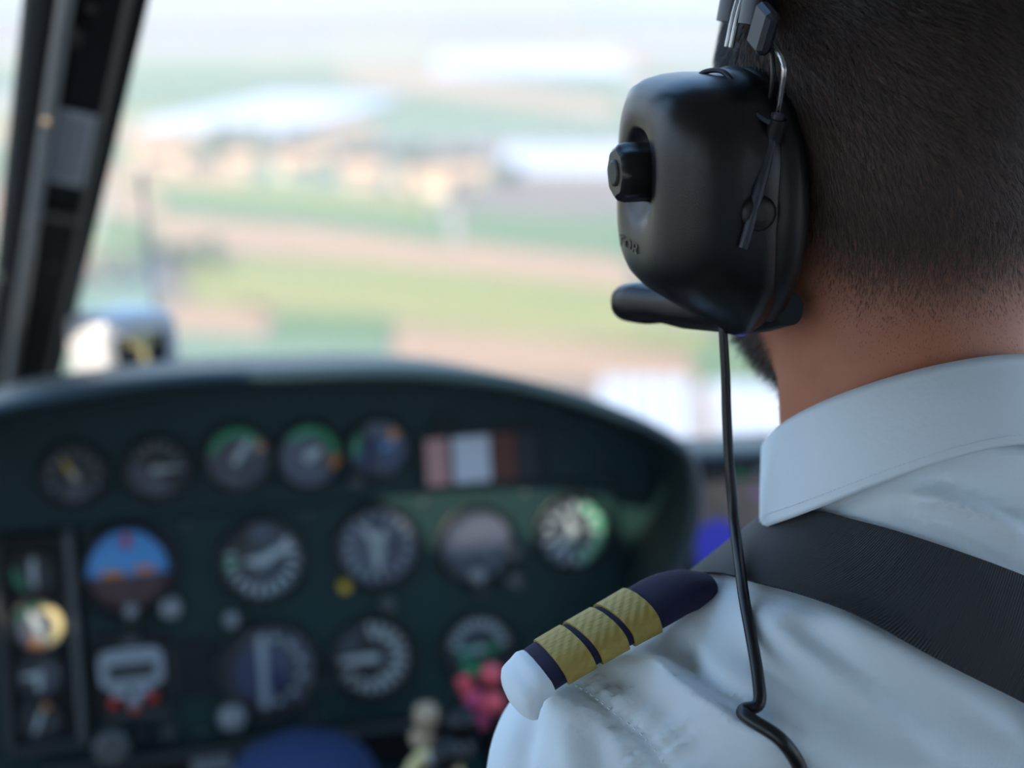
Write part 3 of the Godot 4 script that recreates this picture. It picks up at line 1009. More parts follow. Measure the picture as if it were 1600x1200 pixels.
# ------------------------------------------------------------------ distance fields and surface nets
func sd_cap(p: Vector3, a: Vector3, b: Vector3, ra: float, rb: float) -> float:
	var ab := b - a
	var t := clampf((p - a).dot(ab) / ab.length_squared(), 0.0, 1.0)
	return p.distance_to(a + ab * t) - lerpf(ra, rb, t)


func sd_ell(p: Vector3, c: Vector3, r: Vector3) -> float:
	var q := (p - c) / r
	var k0 := q.length()
	return k0 * (k0 - 1.0) / maxf((q / r).length(), 1e-6)


func smin(a: float, b: float, k: float) -> float:
	var h := clampf(0.5 + 0.5 * (b - a) / k, 0.0, 1.0)
	return lerpf(b, a, h) - k * h * (1.0 - h)


func shirt_sd(p: Vector3) -> float:
	var m := Vector3(MIDX - absf(p.x - MIDX), p.y, p.z)
	var d := sd_ell(m, Vector3(0.38, 0.685, -0.635), Vector3(0.185, 0.30, 0.125))
	d = smin(d, sd_cap(m, Vector3(0.38, 0.938, -0.620), Vector3(0.222, 0.864, -0.622), 0.07, 0.054), 0.04)
	d = smin(d, sd_cap(m, Vector3(0.38, 0.945, -0.612), Vector3(0.378, 1.000, -0.630), 0.076, 0.064), 0.02)
	d = smin(d, sd_ell(m, Vector3(0.295, 0.83, -0.575), Vector3(0.085, 0.11, 0.05)), 0.05)
	d = smin(d, sd_cap(m, Vector3(0.216, 0.864, -0.625), Vector3(0.185, 0.66, -0.665), 0.057, 0.054), 0.025)
	d = smin(d, sd_cap(m, Vector3(0.185, 0.65, -0.665), Vector3(0.235, 0.58, -0.90), 0.050, 0.036), 0.03)
	return maxf(d, 0.47 - p.y)


func legs_sd(p: Vector3) -> float:
	var m := Vector3(MIDX - absf(p.x - MIDX), p.y, p.z)
	var d := sd_ell(m, Vector3(0.38, 0.50, -0.62), Vector3(0.17, 0.09, 0.13))
	d = smin(d, sd_cap(m, Vector3(0.30, 0.50, -0.64), Vector3(0.25, 0.48, -1.00), 0.085, 0.058), 0.03)
	d = smin(d, sd_cap(m, Vector3(0.25, 0.48, -1.01), Vector3(0.27, 0.11, -1.06), 0.058, 0.05), 0.03)
	return d


func head_sd(p: Vector3) -> float:
	var q := p - HEAD
	var m := Vector3(absf(q.x), q.y, q.z)
	var d := sd_ell(q, Vector3(0, 0.02, 0.004), Vector3(0.079, 0.107, 0.102))
	d = smin(d, sd_ell(q, Vector3(0, -0.045, -0.036), Vector3(0.066, 0.094, 0.068)), 0.03)
	d = smin(d, sd_cap(q, Vector3(0, -0.112, -0.084), Vector3(0, -0.104, -0.078), 0.022, 0.022), 0.03)
	d = smin(d, sd_cap(q, Vector3(0.004, -0.03, 0.012), Vector3(0.008, -0.24, 0.060), 0.06, 0.064), 0.02)
	if q.z < -0.05:
		d = smin(d, sd_cap(q, Vector3(0, 0.005, -0.098), Vector3(0, -0.036, -0.116), 0.007, 0.013), 0.012)
		d = smin(d, sd_cap(m, Vector3(0.012, 0.022, -0.096), Vector3(0.045, 0.026, -0.082), 0.010, 0.008), 0.012)
		d = smin(d, sd_ell(m, Vector3(0.012, -0.072, -0.098), Vector3(0.018, 0.008, 0.010)), 0.008)
		d = maxf(d, -sd_ell(m, Vector3(0.032, 0.004, -0.108), Vector3(0.016, 0.010, 0.018)))
		d = minf(d, sd_ell(m, Vector3(0.032, 0.004, -0.085), Vector3(0.013, 0.012, 0.012)))
	d = smin(d, sd_ell(m, Vector3(0.080, -0.012, 0.010), Vector3(0.010, 0.032, 0.019)), 0.008)
	return d


# one hand: thumb side at -x, back of the hand at +y, fingers towards -z
func hand_sd(q: Vector3, curl: float) -> float:
	var d := sd_ell(q, Vector3(0, 0, 0), Vector3(0.041, 0.016, 0.050))
	d = smin(d, sd_cap(q, Vector3(0, 0, 0.03), Vector3(0, 0.0, 0.11), 0.024, 0.027), 0.015)
	for i in 4:
		var x := -0.030 + i * 0.020
		var l: float = [0.040, 0.045, 0.042, 0.033][i]
		var a := Vector3(x, 0.002, -0.040)
		var ang := curl * 0.45
		var r := 0.0095
		for s in 3:
			var b := a + Vector3(0, -sin(ang), -cos(ang)) * l
			d = smin(d, sd_cap(q, a, b, r, r * 0.9), 0.004) if s == 0 else minf(d, sd_cap(q, a, b, r, r * 0.9))
			a = b
			l *= 0.68
			r *= 0.9
			ang += curl * 0.75
	d = smin(d, sd_cap(q, Vector3(-0.028, -0.006, 0.012), Vector3(-0.052, -0.016, -0.022), 0.013, 0.011), 0.008)
	return minf(d, sd_cap(q, Vector3(-0.052, -0.016, -0.022), Vector3(-0.050, -0.024 - curl * 0.01, -0.052), 0.0105, 0.009))


func left_hand_sd(p: Vector3) -> float:
	var q := p - Vector3(0.245, 0.585, -1.00)
	return hand_sd(Vector3(-q.x, q.y, q.z), 0.5)


func right_hand_sd(p: Vector3) -> float:
	var q := p - Vector3(0.515, 0.60, -1.00)
	return hand_sd(Vector3(-q.y, q.x, q.z), 1.5)


# surface nets over [lo, hi]; returns [vertices, indices]
func nets(f: Callable, lo: Vector3, hi: Vector3, cell: float) -> Array:
	var K := 4
	var nx := int(ceil((hi.x - lo.x) / cell / K)) * K
	var ny := int(ceil((hi.y - lo.y) / cell / K)) * K
	var nz := int(ceil((hi.z - lo.z) / cell / K)) * K
	var sx := nx + 1
	var sxy := (nx + 1) * (ny + 1)
	var val := PackedFloat32Array()
	val.resize(sxy * (nz + 1))
	val.fill(1e9)
	var vid := PackedInt32Array()
	vid.resize(sxy * (nz + 1))
	vid.fill(-1)
	var verts := PackedVector3Array()
	var cells := PackedInt32Array()
	var reach := cell * K * 0.87 * 1.3
	var offs := PackedInt32Array([0, 1, sx, sx + 1, sxy, sxy + 1, sxy + sx, sxy + sx + 1])
	var eds := [[0, 1], [2, 3], [4, 5], [6, 7], [0, 2], [1, 3], [4, 6], [5, 7], [0, 4], [1, 5], [2, 6], [3, 7]]
	var dirs := PackedVector3Array()
	for k in 8:
		dirs.append(Vector3(k & 1, (k >> 1) & 1, (k >> 2) & 1))
	for cz in nz / K:
		for cy in ny / K:
			for cx in nx / K:
				var mid := lo + Vector3(cx + 0.5, cy + 0.5, cz + 0.5) * cell * K
				if absf(f.call(mid)) > reach:
					continue
				for z in range(cz * K, cz * K + K):
					for y in range(cy * K, cy * K + K):
						for x in range(cx * K, cx * K + K):
							var at := x + y * sx + z * sxy
							var neg := 0
							for k in 8:
								var i := at + offs[k]
								var v := val[i]
								if v > 1e8:
									v = f.call(lo + (Vector3(x, y, z) + dirs[k]) * cell)
									val[i] = v
								if v < 0.0:
									neg += 1
							if neg == 0 or neg == 8:
								continue
							var sum := Vector3.ZERO
							var n := 0
							for e in eds:
								var a: float = val[at + offs[e[0]]]
								var b: float = val[at + offs[e[1]]]
								if (a < 0.0) != (b < 0.0):
									sum += dirs[e[0]].lerp(dirs[e[1]], a / (a - b))
									n += 1
							vid[at] = verts.size()
							verts.append(lo + (Vector3(x, y, z) + sum / n) * cell)
							cells.append(at)
	var idx := PackedInt32Array()
	var steps := PackedInt32Array([1, sx, sxy])
	for at in cells:
		for ax in 3:
			var a := val[at]
			var b := val[at + steps[ax]]
			if (a < 0.0) == (b < 0.0):
				continue
			var p := steps[(ax + 1) % 3]
			var q := steps[(ax + 2) % 3]
			if at - p - q < 0:
				continue
			var v0 := vid[at - p - q]
			var v1 := vid[at - q]
			var v2 := vid[at]
			var v3 := vid[at - p]
			if v0 < 0 or v1 < 0 or v3 < 0:
				continue
			if a < 0.0:
				idx.append_array([v0, v2, v1, v0, v3, v2])
			else:
				idx.append_array([v0, v1, v2, v0, v2, v3])
	return [verts, idx]


func smooth_normals(v: PackedVector3Array, idx: PackedInt32Array) -> PackedVector3Array:
	var n := PackedVector3Array()
	n.resize(v.size())
	for i in range(0, idx.size(), 3):
		var a := v[idx[i]]
		var c := (v[idx[i + 2]] - a).cross(v[idx[i + 1]] - a)
		n[idx[i]] += c
		n[idx[i + 1]] += c
		n[idx[i + 2]] += c
	for i in n.size():
		n[i] = n[i].normalized()
	return n


func array_mesh(v: PackedVector3Array, n: PackedVector3Array, idx: PackedInt32Array, col := PackedColorArray()) -> ArrayMesh:
	var a := []
	a.resize(Mesh.ARRAY_MAX)
	a[Mesh.ARRAY_VERTEX] = v
	a[Mesh.ARRAY_NORMAL] = n
	a[Mesh.ARRAY_INDEX] = idx
	if col.size():
		a[Mesh.ARRAY_COLOR] = col
	var m := ArrayMesh.new()
	m.add_surface_from_arrays(Mesh.PRIMITIVE_TRIANGLES, a)
	return m


func seg_dist(p: Vector3, pts: Array) -> Array:
	var best := 1e9
	var along := 0.0
	var run := 0.0
	for i in pts.size() - 1:
		var a: Vector3 = pts[i]
		var ab: Vector3 = pts[i + 1] - a
		var t := clampf((p - a).dot(ab) / ab.length_squared(), 0.0, 1.0)
		var d := p.distance_to(a + ab * t)
		if d < best:
			best = d
			along = run + t * ab.length()
		run += ab.length()
	return [best, along, run]


func hairline(p: Vector3) -> float:
	# height above which hair grows, by the angle round the head (0 at the back)
	var az := rad_to_deg(absf(atan2(p.x - HEAD.x, p.z - (HEAD.z - 0.01))))
	var xs := [0.0, 28.0, 50.0, 70.0, 90.0, 110.0, 140.0, 180.0]
	var ys := [1.070, 1.070, 1.092, 1.112, 1.125, 1.15, 1.205, 1.222]
	for i in 7:
		if az <= xs[i + 1]:
			return lerpf(ys[i], ys[i + 1], (az - xs[i]) / (xs[i + 1] - xs[i]))
	return 1.222


func beard_amount(p: Vector3) -> float:
	var q := p - HEAD
	var a := smoothstep(0.0, -0.022, q.z) * smoothstep(-0.010, -0.035, q.y) * smoothstep(-0.150, -0.125, q.y)
	if absf(q.x) < 0.03 and q.y > -0.062:
		a = 0.0
	return a


func build_person() -> void:
	var t := thing("person", "person in a white pilot shirt seen from behind, close-cropped dark hair", "person", Vector3(MIDX, 0.0, -0.62))
	var org := Vector3(MIDX, 0.0, -0.62)
	# ---- body: head, neck and hands in one mesh
	var r := nets(head_sd, HEAD + Vector3(-0.11, -0.21, -0.15), HEAD + Vector3(0.11, 0.14, 0.14), 0.003)
	var v: PackedVector3Array = r[0]
	var idx: PackedInt32Array = r[1]
	var hv := v.size()
	for f in [[left_hand_sd, Vector3(0.245, 0.585, -1.00)], [right_hand_sd, Vector3(0.515, 0.60, -1.00)]]:
		var c: Vector3 = f[1]
		var h := nets(f[0], c - Vector3(0.08, 0.08, 0.16), c + Vector3(0.08, 0.08, 0.15), 0.004)
		var hn := smooth_normals(h[0], h[1])
		var ho := PackedVector3Array()
		var hc := PackedColorArray()
		for p in h[0]:
			ho.append(p - org)
			hc.append(Color(0.40, 0.175, 0.105))
		part(t, "hand", array_mesh(ho, hn, h[1], hc), M.skin)
	var nn := smooth_normals(v, idx)
	var fade := FastNoiseLite.new()
	fade.seed = 4
	fade.frequency = 60.0
	var col := PackedColorArray()
	var skin := Color(0.47, 0.175, 0.095)
	var scalp := Color(0.095, 0.062, 0.047)
	for i in v.size():
		var c := skin
		if i < hv:
			var p := v[i]
			var nz := fade.get_noise_3dv(p)
			c = skin * (1.0 + 0.12 * nz)
			var hl := hairline(p)
			var k := smoothstep(hl - 0.004, hl + 0.060, p.y + 0.006 * nz)
			c = c.lerp(scalp, k * 0.90)
			c = c.lerp(scalp, beard_amount(p) * 0.92)
		c.a = 1.0
		col.append(c)
	var vo := PackedVector3Array()
	for p in v:
		vo.append(p - org)
	part(t, "body", array_mesh(vo, nn, idx, col), M.skin)
	# ---- hair and beard
	strands(t, "hair", v, nn, idx, hv, org, false)
	strands(t, "beard", v, nn, idx, hv, org, true)
	build_shirt(t, org)
	# ---- trousers and shoes
	var l := nets(legs_sd, Vector3(0.12, 0.04, -1.22), Vector3(0.64, 0.62, -0.46), 0.010)
	var ln := smooth_normals(l[0], l[1])
	var lv := PackedVector3Array()
	for p in l[0]:
		lv.append(p - org)
	part(t, "trousers", array_mesh(lv, ln, l[1]), M.trousers)
	for s in [-1, 1]:
		var st := begin()
		var rings := []
		for k in [[0.07, 0.030, 0.05], [0.05, 0.036, 0.05], [0.0, 0.040, 0.05], [-0.06, 0.042, 0.035], [-0.12, 0.046, 0.028], [-0.17, 0.040, 0.024], [-0.20, 0.018, 0.016]]:
			rings.append(super_ring(Vector3(0.11 * s, k[2], -0.45 + k[0]), Vector3(k[1], 0, 0), Vector3(0, k[2], 0), 2.6, 20))
		loft(st, rings)
		part(t, "shoe", finish(st), M.shoe)


func strands(t: Node3D, called: String, v: PackedVector3Array, nn: PackedVector3Array, idx: PackedInt32Array, hv: int, org: Vector3, beard: bool) -> void:
	var st := begin()
	# a bent tapering blade of unit length along +y
	st.set_smooth_group(1)
	var a := Vector3(-0.5, 0, 0)
	var b := Vector3(0.5, 0, 0)
	var c := Vector3(-0.38, 0.55, 0.06)
	var d := Vector3(0.38, 0.55, 0.06)
	var e := Vector3(0.0, 1.0, 0.24)
	tri(st, a, c, b)
	tri(st, b, c, d)
	tri(st, c, e, d)
	var blade := finish(st)
	blade.surface_set_material(0, M.hair)
	var xf := []
	var cols := PackedColorArray()
	var g := RandomNumberGenerator.new()
	g.seed = 21 if beard else 20
	var flow := FastNoiseLite.new()
	flow.seed = 31
	flow.frequency = 22.0
	for i in range(0, idx.size(), 3):
		if idx[i] >= hv:
			break
		var p0 := v[idx[i]]
		var p1 := v[idx[i + 1]]
		var p2 := v[idx[i + 2]]
		if beard:
			if beard_amount(p0) < 0.1:
				continue
		elif p0.y < hairline(p0) - 0.004:
			continue
		var area := (p1 - p0).cross(p2 - p0).length() / 2.0
		var back := p0.x < HEAD.x + 0.085 and p0.z > HEAD.z - 0.08
		var want := area * (520000.0 if beard else (1150000.0 if back else 260000.0))
		var n := int(want) + (1 if g.randf() < want - int(want) else 0)
		for k in n:
			var u := g.randf()
			var w := g.randf()
			if u + w > 1.0:
				u = 1.0 - u
				w = 1.0 - w
			var p := p0 + (p1 - p0) * u + (p2 - p0) * w
			var nm := nn[idx[i]]
			var ln: float
			var wd: float
			var dir: Vector3
			if beard:
				if g.randf() > beard_amount(p):
					continue
				ln = g.randf_range(0.004, 0.012)
				wd = 0.00030
				var rnd := Vector3(g.randf() - 0.5, g.randf() - 0.5, g.randf() - 0.5) * 1.3
				dir = (nm * 0.5 + Vector3(0, -0.7, -0.1) + rnd).normalized()
			else:
				var h := p.y - hairline(p)
				if g.randf() > smoothstep(-0.004, 0.055, h) * 0.85 + 0.12:
					continue
				ln = lerpf(0.0016, 0.0048, smoothstep(0.0, 0.05, h))
				ln = lerpf(ln, 0.0085, smoothstep(1.14, 1.22, p.y))
				ln = lerpf(ln, 0.015, smoothstep(1.20, 1.26, p.y)) * g.randf_range(0.7, 1.25)
				wd = lerpf(0.00016, 0.00026, smoothstep(0.0, 0.06, h))
				var fl := flow.get_noise_3dv(p)
				var down := Vector3(0.25 * fl, -1.0, 0.0)
				var side := Vector3(0.55 + 0.5 * fl, 0.0, 0.35)
				var tg := down.lerp(down * 0.55 + side, smoothstep(1.10, 1.19, p.y))
				var rnd2 := Vector3(g.randf() - 0.5, g.randf() - 0.5, g.randf() - 0.5) * 0.55
				tg = tg + rnd2
				tg = (tg - nm * tg.dot(nm)).normalized()
				dir = (nm * 0.42 + tg * 0.9).normalized()
			var sd := dir.cross(nm).normalized()
			if sd.length() < 0.5:
				sd = dir.cross(Vector3.RIGHT).normalized()
			sd = sd.rotated(dir, g.randf_range(-0.8, 0.8))
			var bn := sd.cross(dir)
			xf.append(Transform3D(Basis(sd * wd, dir * ln, bn * ln * (-0.6 if not beard else g.randf_range(-2.0, 2.0))), p - nm * 0.0002 - org))
			var br := g.randf_range(0.6, 1.5)
			cols.append(Color(0.040 * br, 0.029 * br, 0.023 * br) if not (beard and g.randf() < 0.04) else Color(0.25, 0.22, 0.19))
	var mm := MultiMesh.new()
	mm.transform_format = MultiMesh.TRANSFORM_3D
	mm.use_colors = true
	mm.mesh = blade
	mm.instance_count = xf.size()
	for i in xf.size():
		mm.set_instance_transform(i, xf[i])
		mm.set_instance_color(i, cols[i])
	var o := MultiMeshInstance3D.new()
	o.name = called
	o.multimesh = mm
	o.cast_shadow = cast
	o.set_meta("kind", "stuff")
	o.set_meta("label", "short dark beard along the jaw" if beard else "close-cropped dark hair fading at the nape")
	t.add_child(o, true)
	print(called, " strands ", xf.size())


var folds := []
var seam := [Vector3(0.186, 0.921, -0.640), Vector3(0.190, 0.9225, -0.622), Vector3(0.1975, 0.921, -0.607), Vector3(0.2057, 0.9175, -0.5902), Vector3(0.2152, 0.9119, -0.5741), Vector3(0.2200, 0.9037, -0.5621), Vector3(0.224, 0.885, -0.552), Vector3(0.228, 0.85, -0.545)]


func fold_height(p: Vector3) -> float:
	var h := 0.0
	for f in folds:
		var c: Vector3 = f[3]
		if p.distance_to(c) > f[4]:
			continue
		var s := seg_dist(p, f[0])
		var d: float = s[0] / f[1]
		if d < 3.0:
			var ends: float = smoothstep(0.0, 0.25, s[1] / s[2]) * smoothstep(1.0, 0.75, s[1] / s[2])
			h += f[2] * exp(-d * d) * (0.25 + 0.75 * ends)
	return h


func add_fold(pts: Array, width: float, amp: float) -> void:
	var c := Vector3.ZERO
	for p in pts:
		c += p
	c /= pts.size()
	var rad := 0.0
	for p in pts:
		rad = maxf(rad, c.distance_to(p))
	folds.append([pts, width, amp * 1.8, c, rad + width * 3.0])


func build_shirt(t: Node3D, org: Vector3) -> void:
	# ridges (positive) and valleys (negative) of the cloth
	add_fold([Vector3(0.2437, 0.9422, -0.6117), Vector3(0.2404, 0.939, -0.5988), Vector3(0.2406, 0.9353, -0.583), Vector3(0.2458, 0.9335, -0.5695), Vector3(0.2553, 0.9298, -0.5559), Vector3(0.2686, 0.9244, -0.5451)], 0.0055, -0.0065)
	add_fold([Vector3(0.2067, 0.926, -0.6215), Vector3(0.2281, 0.9323, -0.6026), Vector3(0.2350, 0.9321, -0.5834), Vector3(0.248, 0.928, -0.560), Vector3(0.2615, 0.922, -0.5443), Vector3(0.2857, 0.9087, -0.5358)], 0.0085, 0.0065)
	add_fold([Vector3(0.2676, 0.9566, -0.6019), Vector3(0.2831, 0.9519, -0.5663), Vector3(0.3043, 0.9377, -0.5454), Vector3(0.3248, 0.9185, -0.5353), Vector3(0.3395, 0.9028, -0.5316)], 0.011, 0.006)
	add_fold([Vector3(0.278, 0.958, -0.578), Vector3(0.296, 0.948, -0.556), Vector3(0.316, 0.932, -0.542), Vector3(0.338, 0.912, -0.534)], 0.006, -0.0045)
	add_fold([Vector3(0.2888, 0.9607, -0.5795), Vector3(0.317, 0.9504, -0.5538), Vector3(0.3493, 0.9305, -0.5417), Vector3(0.3823, 0.9079, -0.5397)], 0.010, 0.0055)
	add_fold([Vector3(0.262, 0.947, -0.578), Vector3(0.275, 0.938, -0.556), Vector3(0.293, 0.924, -0.541), Vector3(0.31, 0.905, -0.534)], 0.006, -0.004)
	add_fold([Vector3(0.340, 0.946, -0.546), Vector3(0.37, 0.928, -0.541), Vector3(0.40, 0.905, -0.540)], 0.007, -0.0045)
	# yoke folds between collar and belt
	add_fold([Vector3(0.3317, 1.0211, -0.5912), Vector3(0.3482, 1.0297, -0.5818), Vector3(0.3696, 1.0321, -0.5753), Vector3(0.3981, 1.0243, -0.5730)], 0.006, 0.0035)
	add_fold([Vector3(0.3375, 1.0179, -0.5838), Vector3(0.3542, 1.0208, -0.5744), Vector3(0.3722, 1.0139, -0.5661), Vector3(0.3921, 1.0028, -0.5604)], 0.0055, -0.0035)
	add_fold([Vector3(0.3343, 1.0087, -0.5824), Vector3(0.3502, 1.0111, -0.5715), Vector3(0.3669, 1.0041, -0.5613), Vector3(0.3887, 0.9919, -0.5532)], 0.006, 0.0035)
	add_fold([Vector3(0.3279, 1.0052, -0.5878), Vector3(0.3443, 1.0047, -0.5713), Vector3(0.3626, 0.9975, -0.5584), Vector3(0.3806, 0.9874, -0.5500)], 0.005, -0.0035)
	add_fold([Vector3(0.3104, 0.9924, -0.6208), Vector3(0.3148, 1.0009, -0.6154), Vector3(0.3202, 1.0108, -0.6047), Vector3(0.3276, 1.0181, -0.5950)], 0.0025, -0.002)
	add_fold([Vector3(0.3116, 0.9936, -0.6146), Vector3(0.3165, 1.0018, -0.6090), Vector3(0.3225, 1.0098, -0.5996), Vector3(0.3302, 1.0162, -0.5907)], 0.0025, 0.0015)
	add_fold([Vector3(0.3146, 0.9967, -0.6078), Vector3(0.3193, 1.0031, -0.6019), Vector3(0.3250, 1.0090, -0.5951)], 0.0025, -0.0015)
	# hollow under the shoulder board
	add_fold([Vector3(0.200, 0.926, -0.606), Vector3(0.225, 0.935, -0.606), Vector3(0.25, 0.944, -0.606)], 0.009, -0.004)
	# sleeve drapes
	add_fold([Vector3(0.188, 0.915, -0.600), Vector3(0.188, 0.88, -0.575), Vector3(0.185, 0.83, -0.575)], 0.010, 0.004)
	add_fold([Vector3(0.196, 0.912, -0.592), Vector3(0.198, 0.88, -0.568), Vector3(0.197, 0.83, -0.57)], 0.006, -0.004)
	add_fold([Vector3(0.204, 0.905, -0.582), Vector3(0.208, 0.875, -0.565), Vector3(0.21, 0.83, -0.567)], 0.006, 0.0035)
	add_fold([Vector3(0.175, 0.915, -0.62), Vector3(0.168, 0.88, -0.60), Vector3(0.165, 0.83, -0.60)], 0.008, -0.003)
	var r := nets(shirt_sd, Vector3(0.09, 0.46, -0.96), Vector3(0.67, 1.09, -0.50), 0.0031)
	var v: PackedVector3Array = r[0]
	var idx: PackedInt32Array = r[1]
	var nn := smooth_normals(v, idx)
	var big := FastNoiseLite.new()
	big.seed = 12
	big.frequency = 14.0
	var vo := PackedVector3Array()
	for i in v.size():
		var p := v[i]
		var h := 0.0
		if p.y > 0.78 and p.x < 0.50:
			h = fold_height(p)
			h += 0.0010 * big.get_noise_3dv(p)
			var s := seg_dist(p, seam)
			if s[0] < 0.04:
				var d: float = s[0]
				var side := 1.0 if p.x > 0.2 + (0.92 - p.y) * 0.5 else -1.0
				var pk := 1.5 * sin(s[1] * TAU / 0.0105 + 2.0 * sin(s[1] * 150.0))
				h -= 0.0022 * exp(-pow(d / 0.0028, 2.0))
				h += (0.0011 if side > 0 else 0.0006) * pk * exp(-pow((d - 0.009) / 0.009, 2.0))
				h += (0.0018 if side > 0 else 0.0032) * exp(-pow((d - 0.008) / 0.007, 2.0))
		vo.append(p + nn[i] * h - org)
	var n2 := smooth_normals(vo, idx)
	var sh := part(t, "shirt", array_mesh(vo, n2, idx), M.shirt)
	print("shirt verts ", v.size())
	build_collar(sh, org)
	# seam stitching of the sleeve
	var ss := begin()
	var sp := spline(seam, 10)
	for i in range(0, sp.size() - 1, 2):
		var a := on_shirt(sp[i], 0.0012) - org
		var b := on_shirt(sp[i].lerp(sp[i + 1], 0.7), 0.0012) - org
		add_tube(ss, PackedVector3Array([a, (a + b) / 2.0, b]), 0.00045, 0.00045, 5)
	var sm := part(sh, "sleeve_stitching", finish(ss), M.thread)
	sm.set_meta("kind", "stuff")
	build_epaulette(t, org)


func shirt_grad(p: Vector3) -> Vector3:
	var e := 0.002
	return Vector3(shirt_sd(p + Vector3(e, 0, 0)) - shirt_sd(p - Vector3(e, 0, 0)), shirt_sd(p + Vector3(0, e, 0)) - shirt_sd(p - Vector3(0, e, 0)), shirt_sd(p + Vector3(0, 0, e)) - shirt_sd(p - Vector3(0, 0, e))).normalized()


func on_shirt(p: Vector3, off: float) -> Vector3:
	for k in 4:
		p -= shirt_grad(p) * (shirt_sd(p) - off)
	return p


func collar_top(a: float, grow: float) -> Vector3:
	var x := 0.3775 + (0.0655 + grow) * sin(a)
	var z := -0.6555 + (0.0595 + grow) * cos(a)
	return Vector3(x, 1.0255 + 0.70 * (z - grow * cos(a) + 0.6525) + 0.06 * (x - 0.3122), z)


func collar_low(a: float) -> Vector3:
	var f := absf(a) / PI
	var r := 0.086 - 0.021 * smoothstep(0.42, 0.66, f)
	var x := 0.380 + r * sin(a)
	var z := -0.650 + r * cos(a)
	var y := 1.0375 - 0.070 * smoothstep(0.0, 0.62, f) - 0.038 * smoothstep(0.42, 0.75, f)
	return Vector3(x, y, z)


func build_collar(sh: Node3D, org: Vector3) -> void:
	var st := begin()
	var rings := []
	var n := 72
	for i in n + 1:
		var a := lerpf(-2.75, 2.75, float(i) / n)
		var top := collar_top(a, 0.0)
		var top2 := collar_top(a, 0.0045)
		var lw := collar_low(a)
		var out := Vector3(sin(a), 0, cos(a))
		var q := PackedVector3Array()
		# inside stand, up over the fold, down the leaf, back underneath
		q.append(top + Vector3(0, -0.045, 0) - out * 0.001)
		q.append(top + Vector3(0, -0.012, 0) - out * 0.001)
		q.append(top + Vector3(0, -0.002, 0))
		q.append(top + out * 0.0022 + Vector3(0, 0.0012, 0))
		q.append(top2 + out * 0.0005 + Vector3(0, -0.002, 0))
		q.append(top2.lerp(lw, 0.18) + out * 0.0018)
		q.append(top2.lerp(lw, 0.45) + out * 0.0025)
		q.append(top2.lerp(lw, 0.75) + out * 0.0015)
		q.append(lw.lerp(top2, 0.05) + out * 0.0006)
		q.append(lw)
		q.append(lw - out * 0.0022 + Vector3(0, 0.0006, 0))
		q.append(top2.lerp(lw, 0.6) - out * 0.001)
		q.append(top + Vector3(0, -0.030, 0) + out * 0.0015)
		for k in q.size():
			q[k] -= org
		rings.append(q)
	loft(st, rings, true, true, true, true)
	part(sh, "collar", finish(st), M.shirt)
	var s2 := begin()
	for i in 150:
		var a := lerpf(-2.0, 1.6, i / 150.0)
		var p := collar_top(a, 0.0045).lerp(collar_low(a), 0.88) + Vector3(sin(a), 0, cos(a)) * 0.0013 - org
		var a2 := a + 0.013
		var p2 := collar_top(a2, 0.0045).lerp(collar_low(a2), 0.88) + Vector3(sin(a2), 0, cos(a2)) * 0.0013 - org
		add_tube(s2, PackedVector3Array([p, (p + p2) / 2.0, p2]), 0.0002, 0.0002, 4)
	var stc := part(sh, "collar_stitching", finish(s2), M.thread)
	stc.set_meta("kind", "stuff")


# a soft board: sections of a flattened ring along a path
func board(path: PackedVector3Array, widths: Array, thick: Array, org: Vector3, lift := 0.0, t0 := 0.0, t1 := 1.0) -> ArrayMesh:
	var st := begin()
	var rings := []
	var steps := 28
	var n := path.size() - 1
	for i in steps + 1:
		var t := lerpf(t0, t1, float(i) / steps)
		var f := t * n
		var k := mini(int(f), n - 1)
		var c := path[k].lerp(path[k + 1], f - k)
		var tg := (path[mini(k + 1, n)] - path[maxi(k - 1, 0)]).normalized()
		var side := Vector3(0.05, -0.03, 1.0)
		side = (side - tg * side.dot(tg)).normalized()
		var up := tg.cross(side).normalized()
		if up.dot(Vector3(-0.6, 0.8, 0)) < 0:
			up = -up
		var fw := t * (widths.size() - 1)
		var kw := mini(int(fw), widths.size() - 2)
		var w: float = lerpf(widths[kw], widths[kw + 1], fw - kw)
		var h: float = lerpf(thick[kw], thick[kw + 1], fw - kw) + lift
		var q := PackedVector3Array()
		for j in 28:
			var a := TAU * j / 28.0
			var ca := cos(a)
			var sa := sin(a)
			var xx := signf(ca) * pow(absf(ca), 0.55) * (w + lift)
			var yy := signf(sa) * pow(absf(sa), 0.6) * h
			yy -= 0.16 * xx * xx / w        # the board sags over the shoulder
			q.append(c + side * xx + up * yy - org)
		rings.append(q)
	loft(st, rings)
	return finish(st)


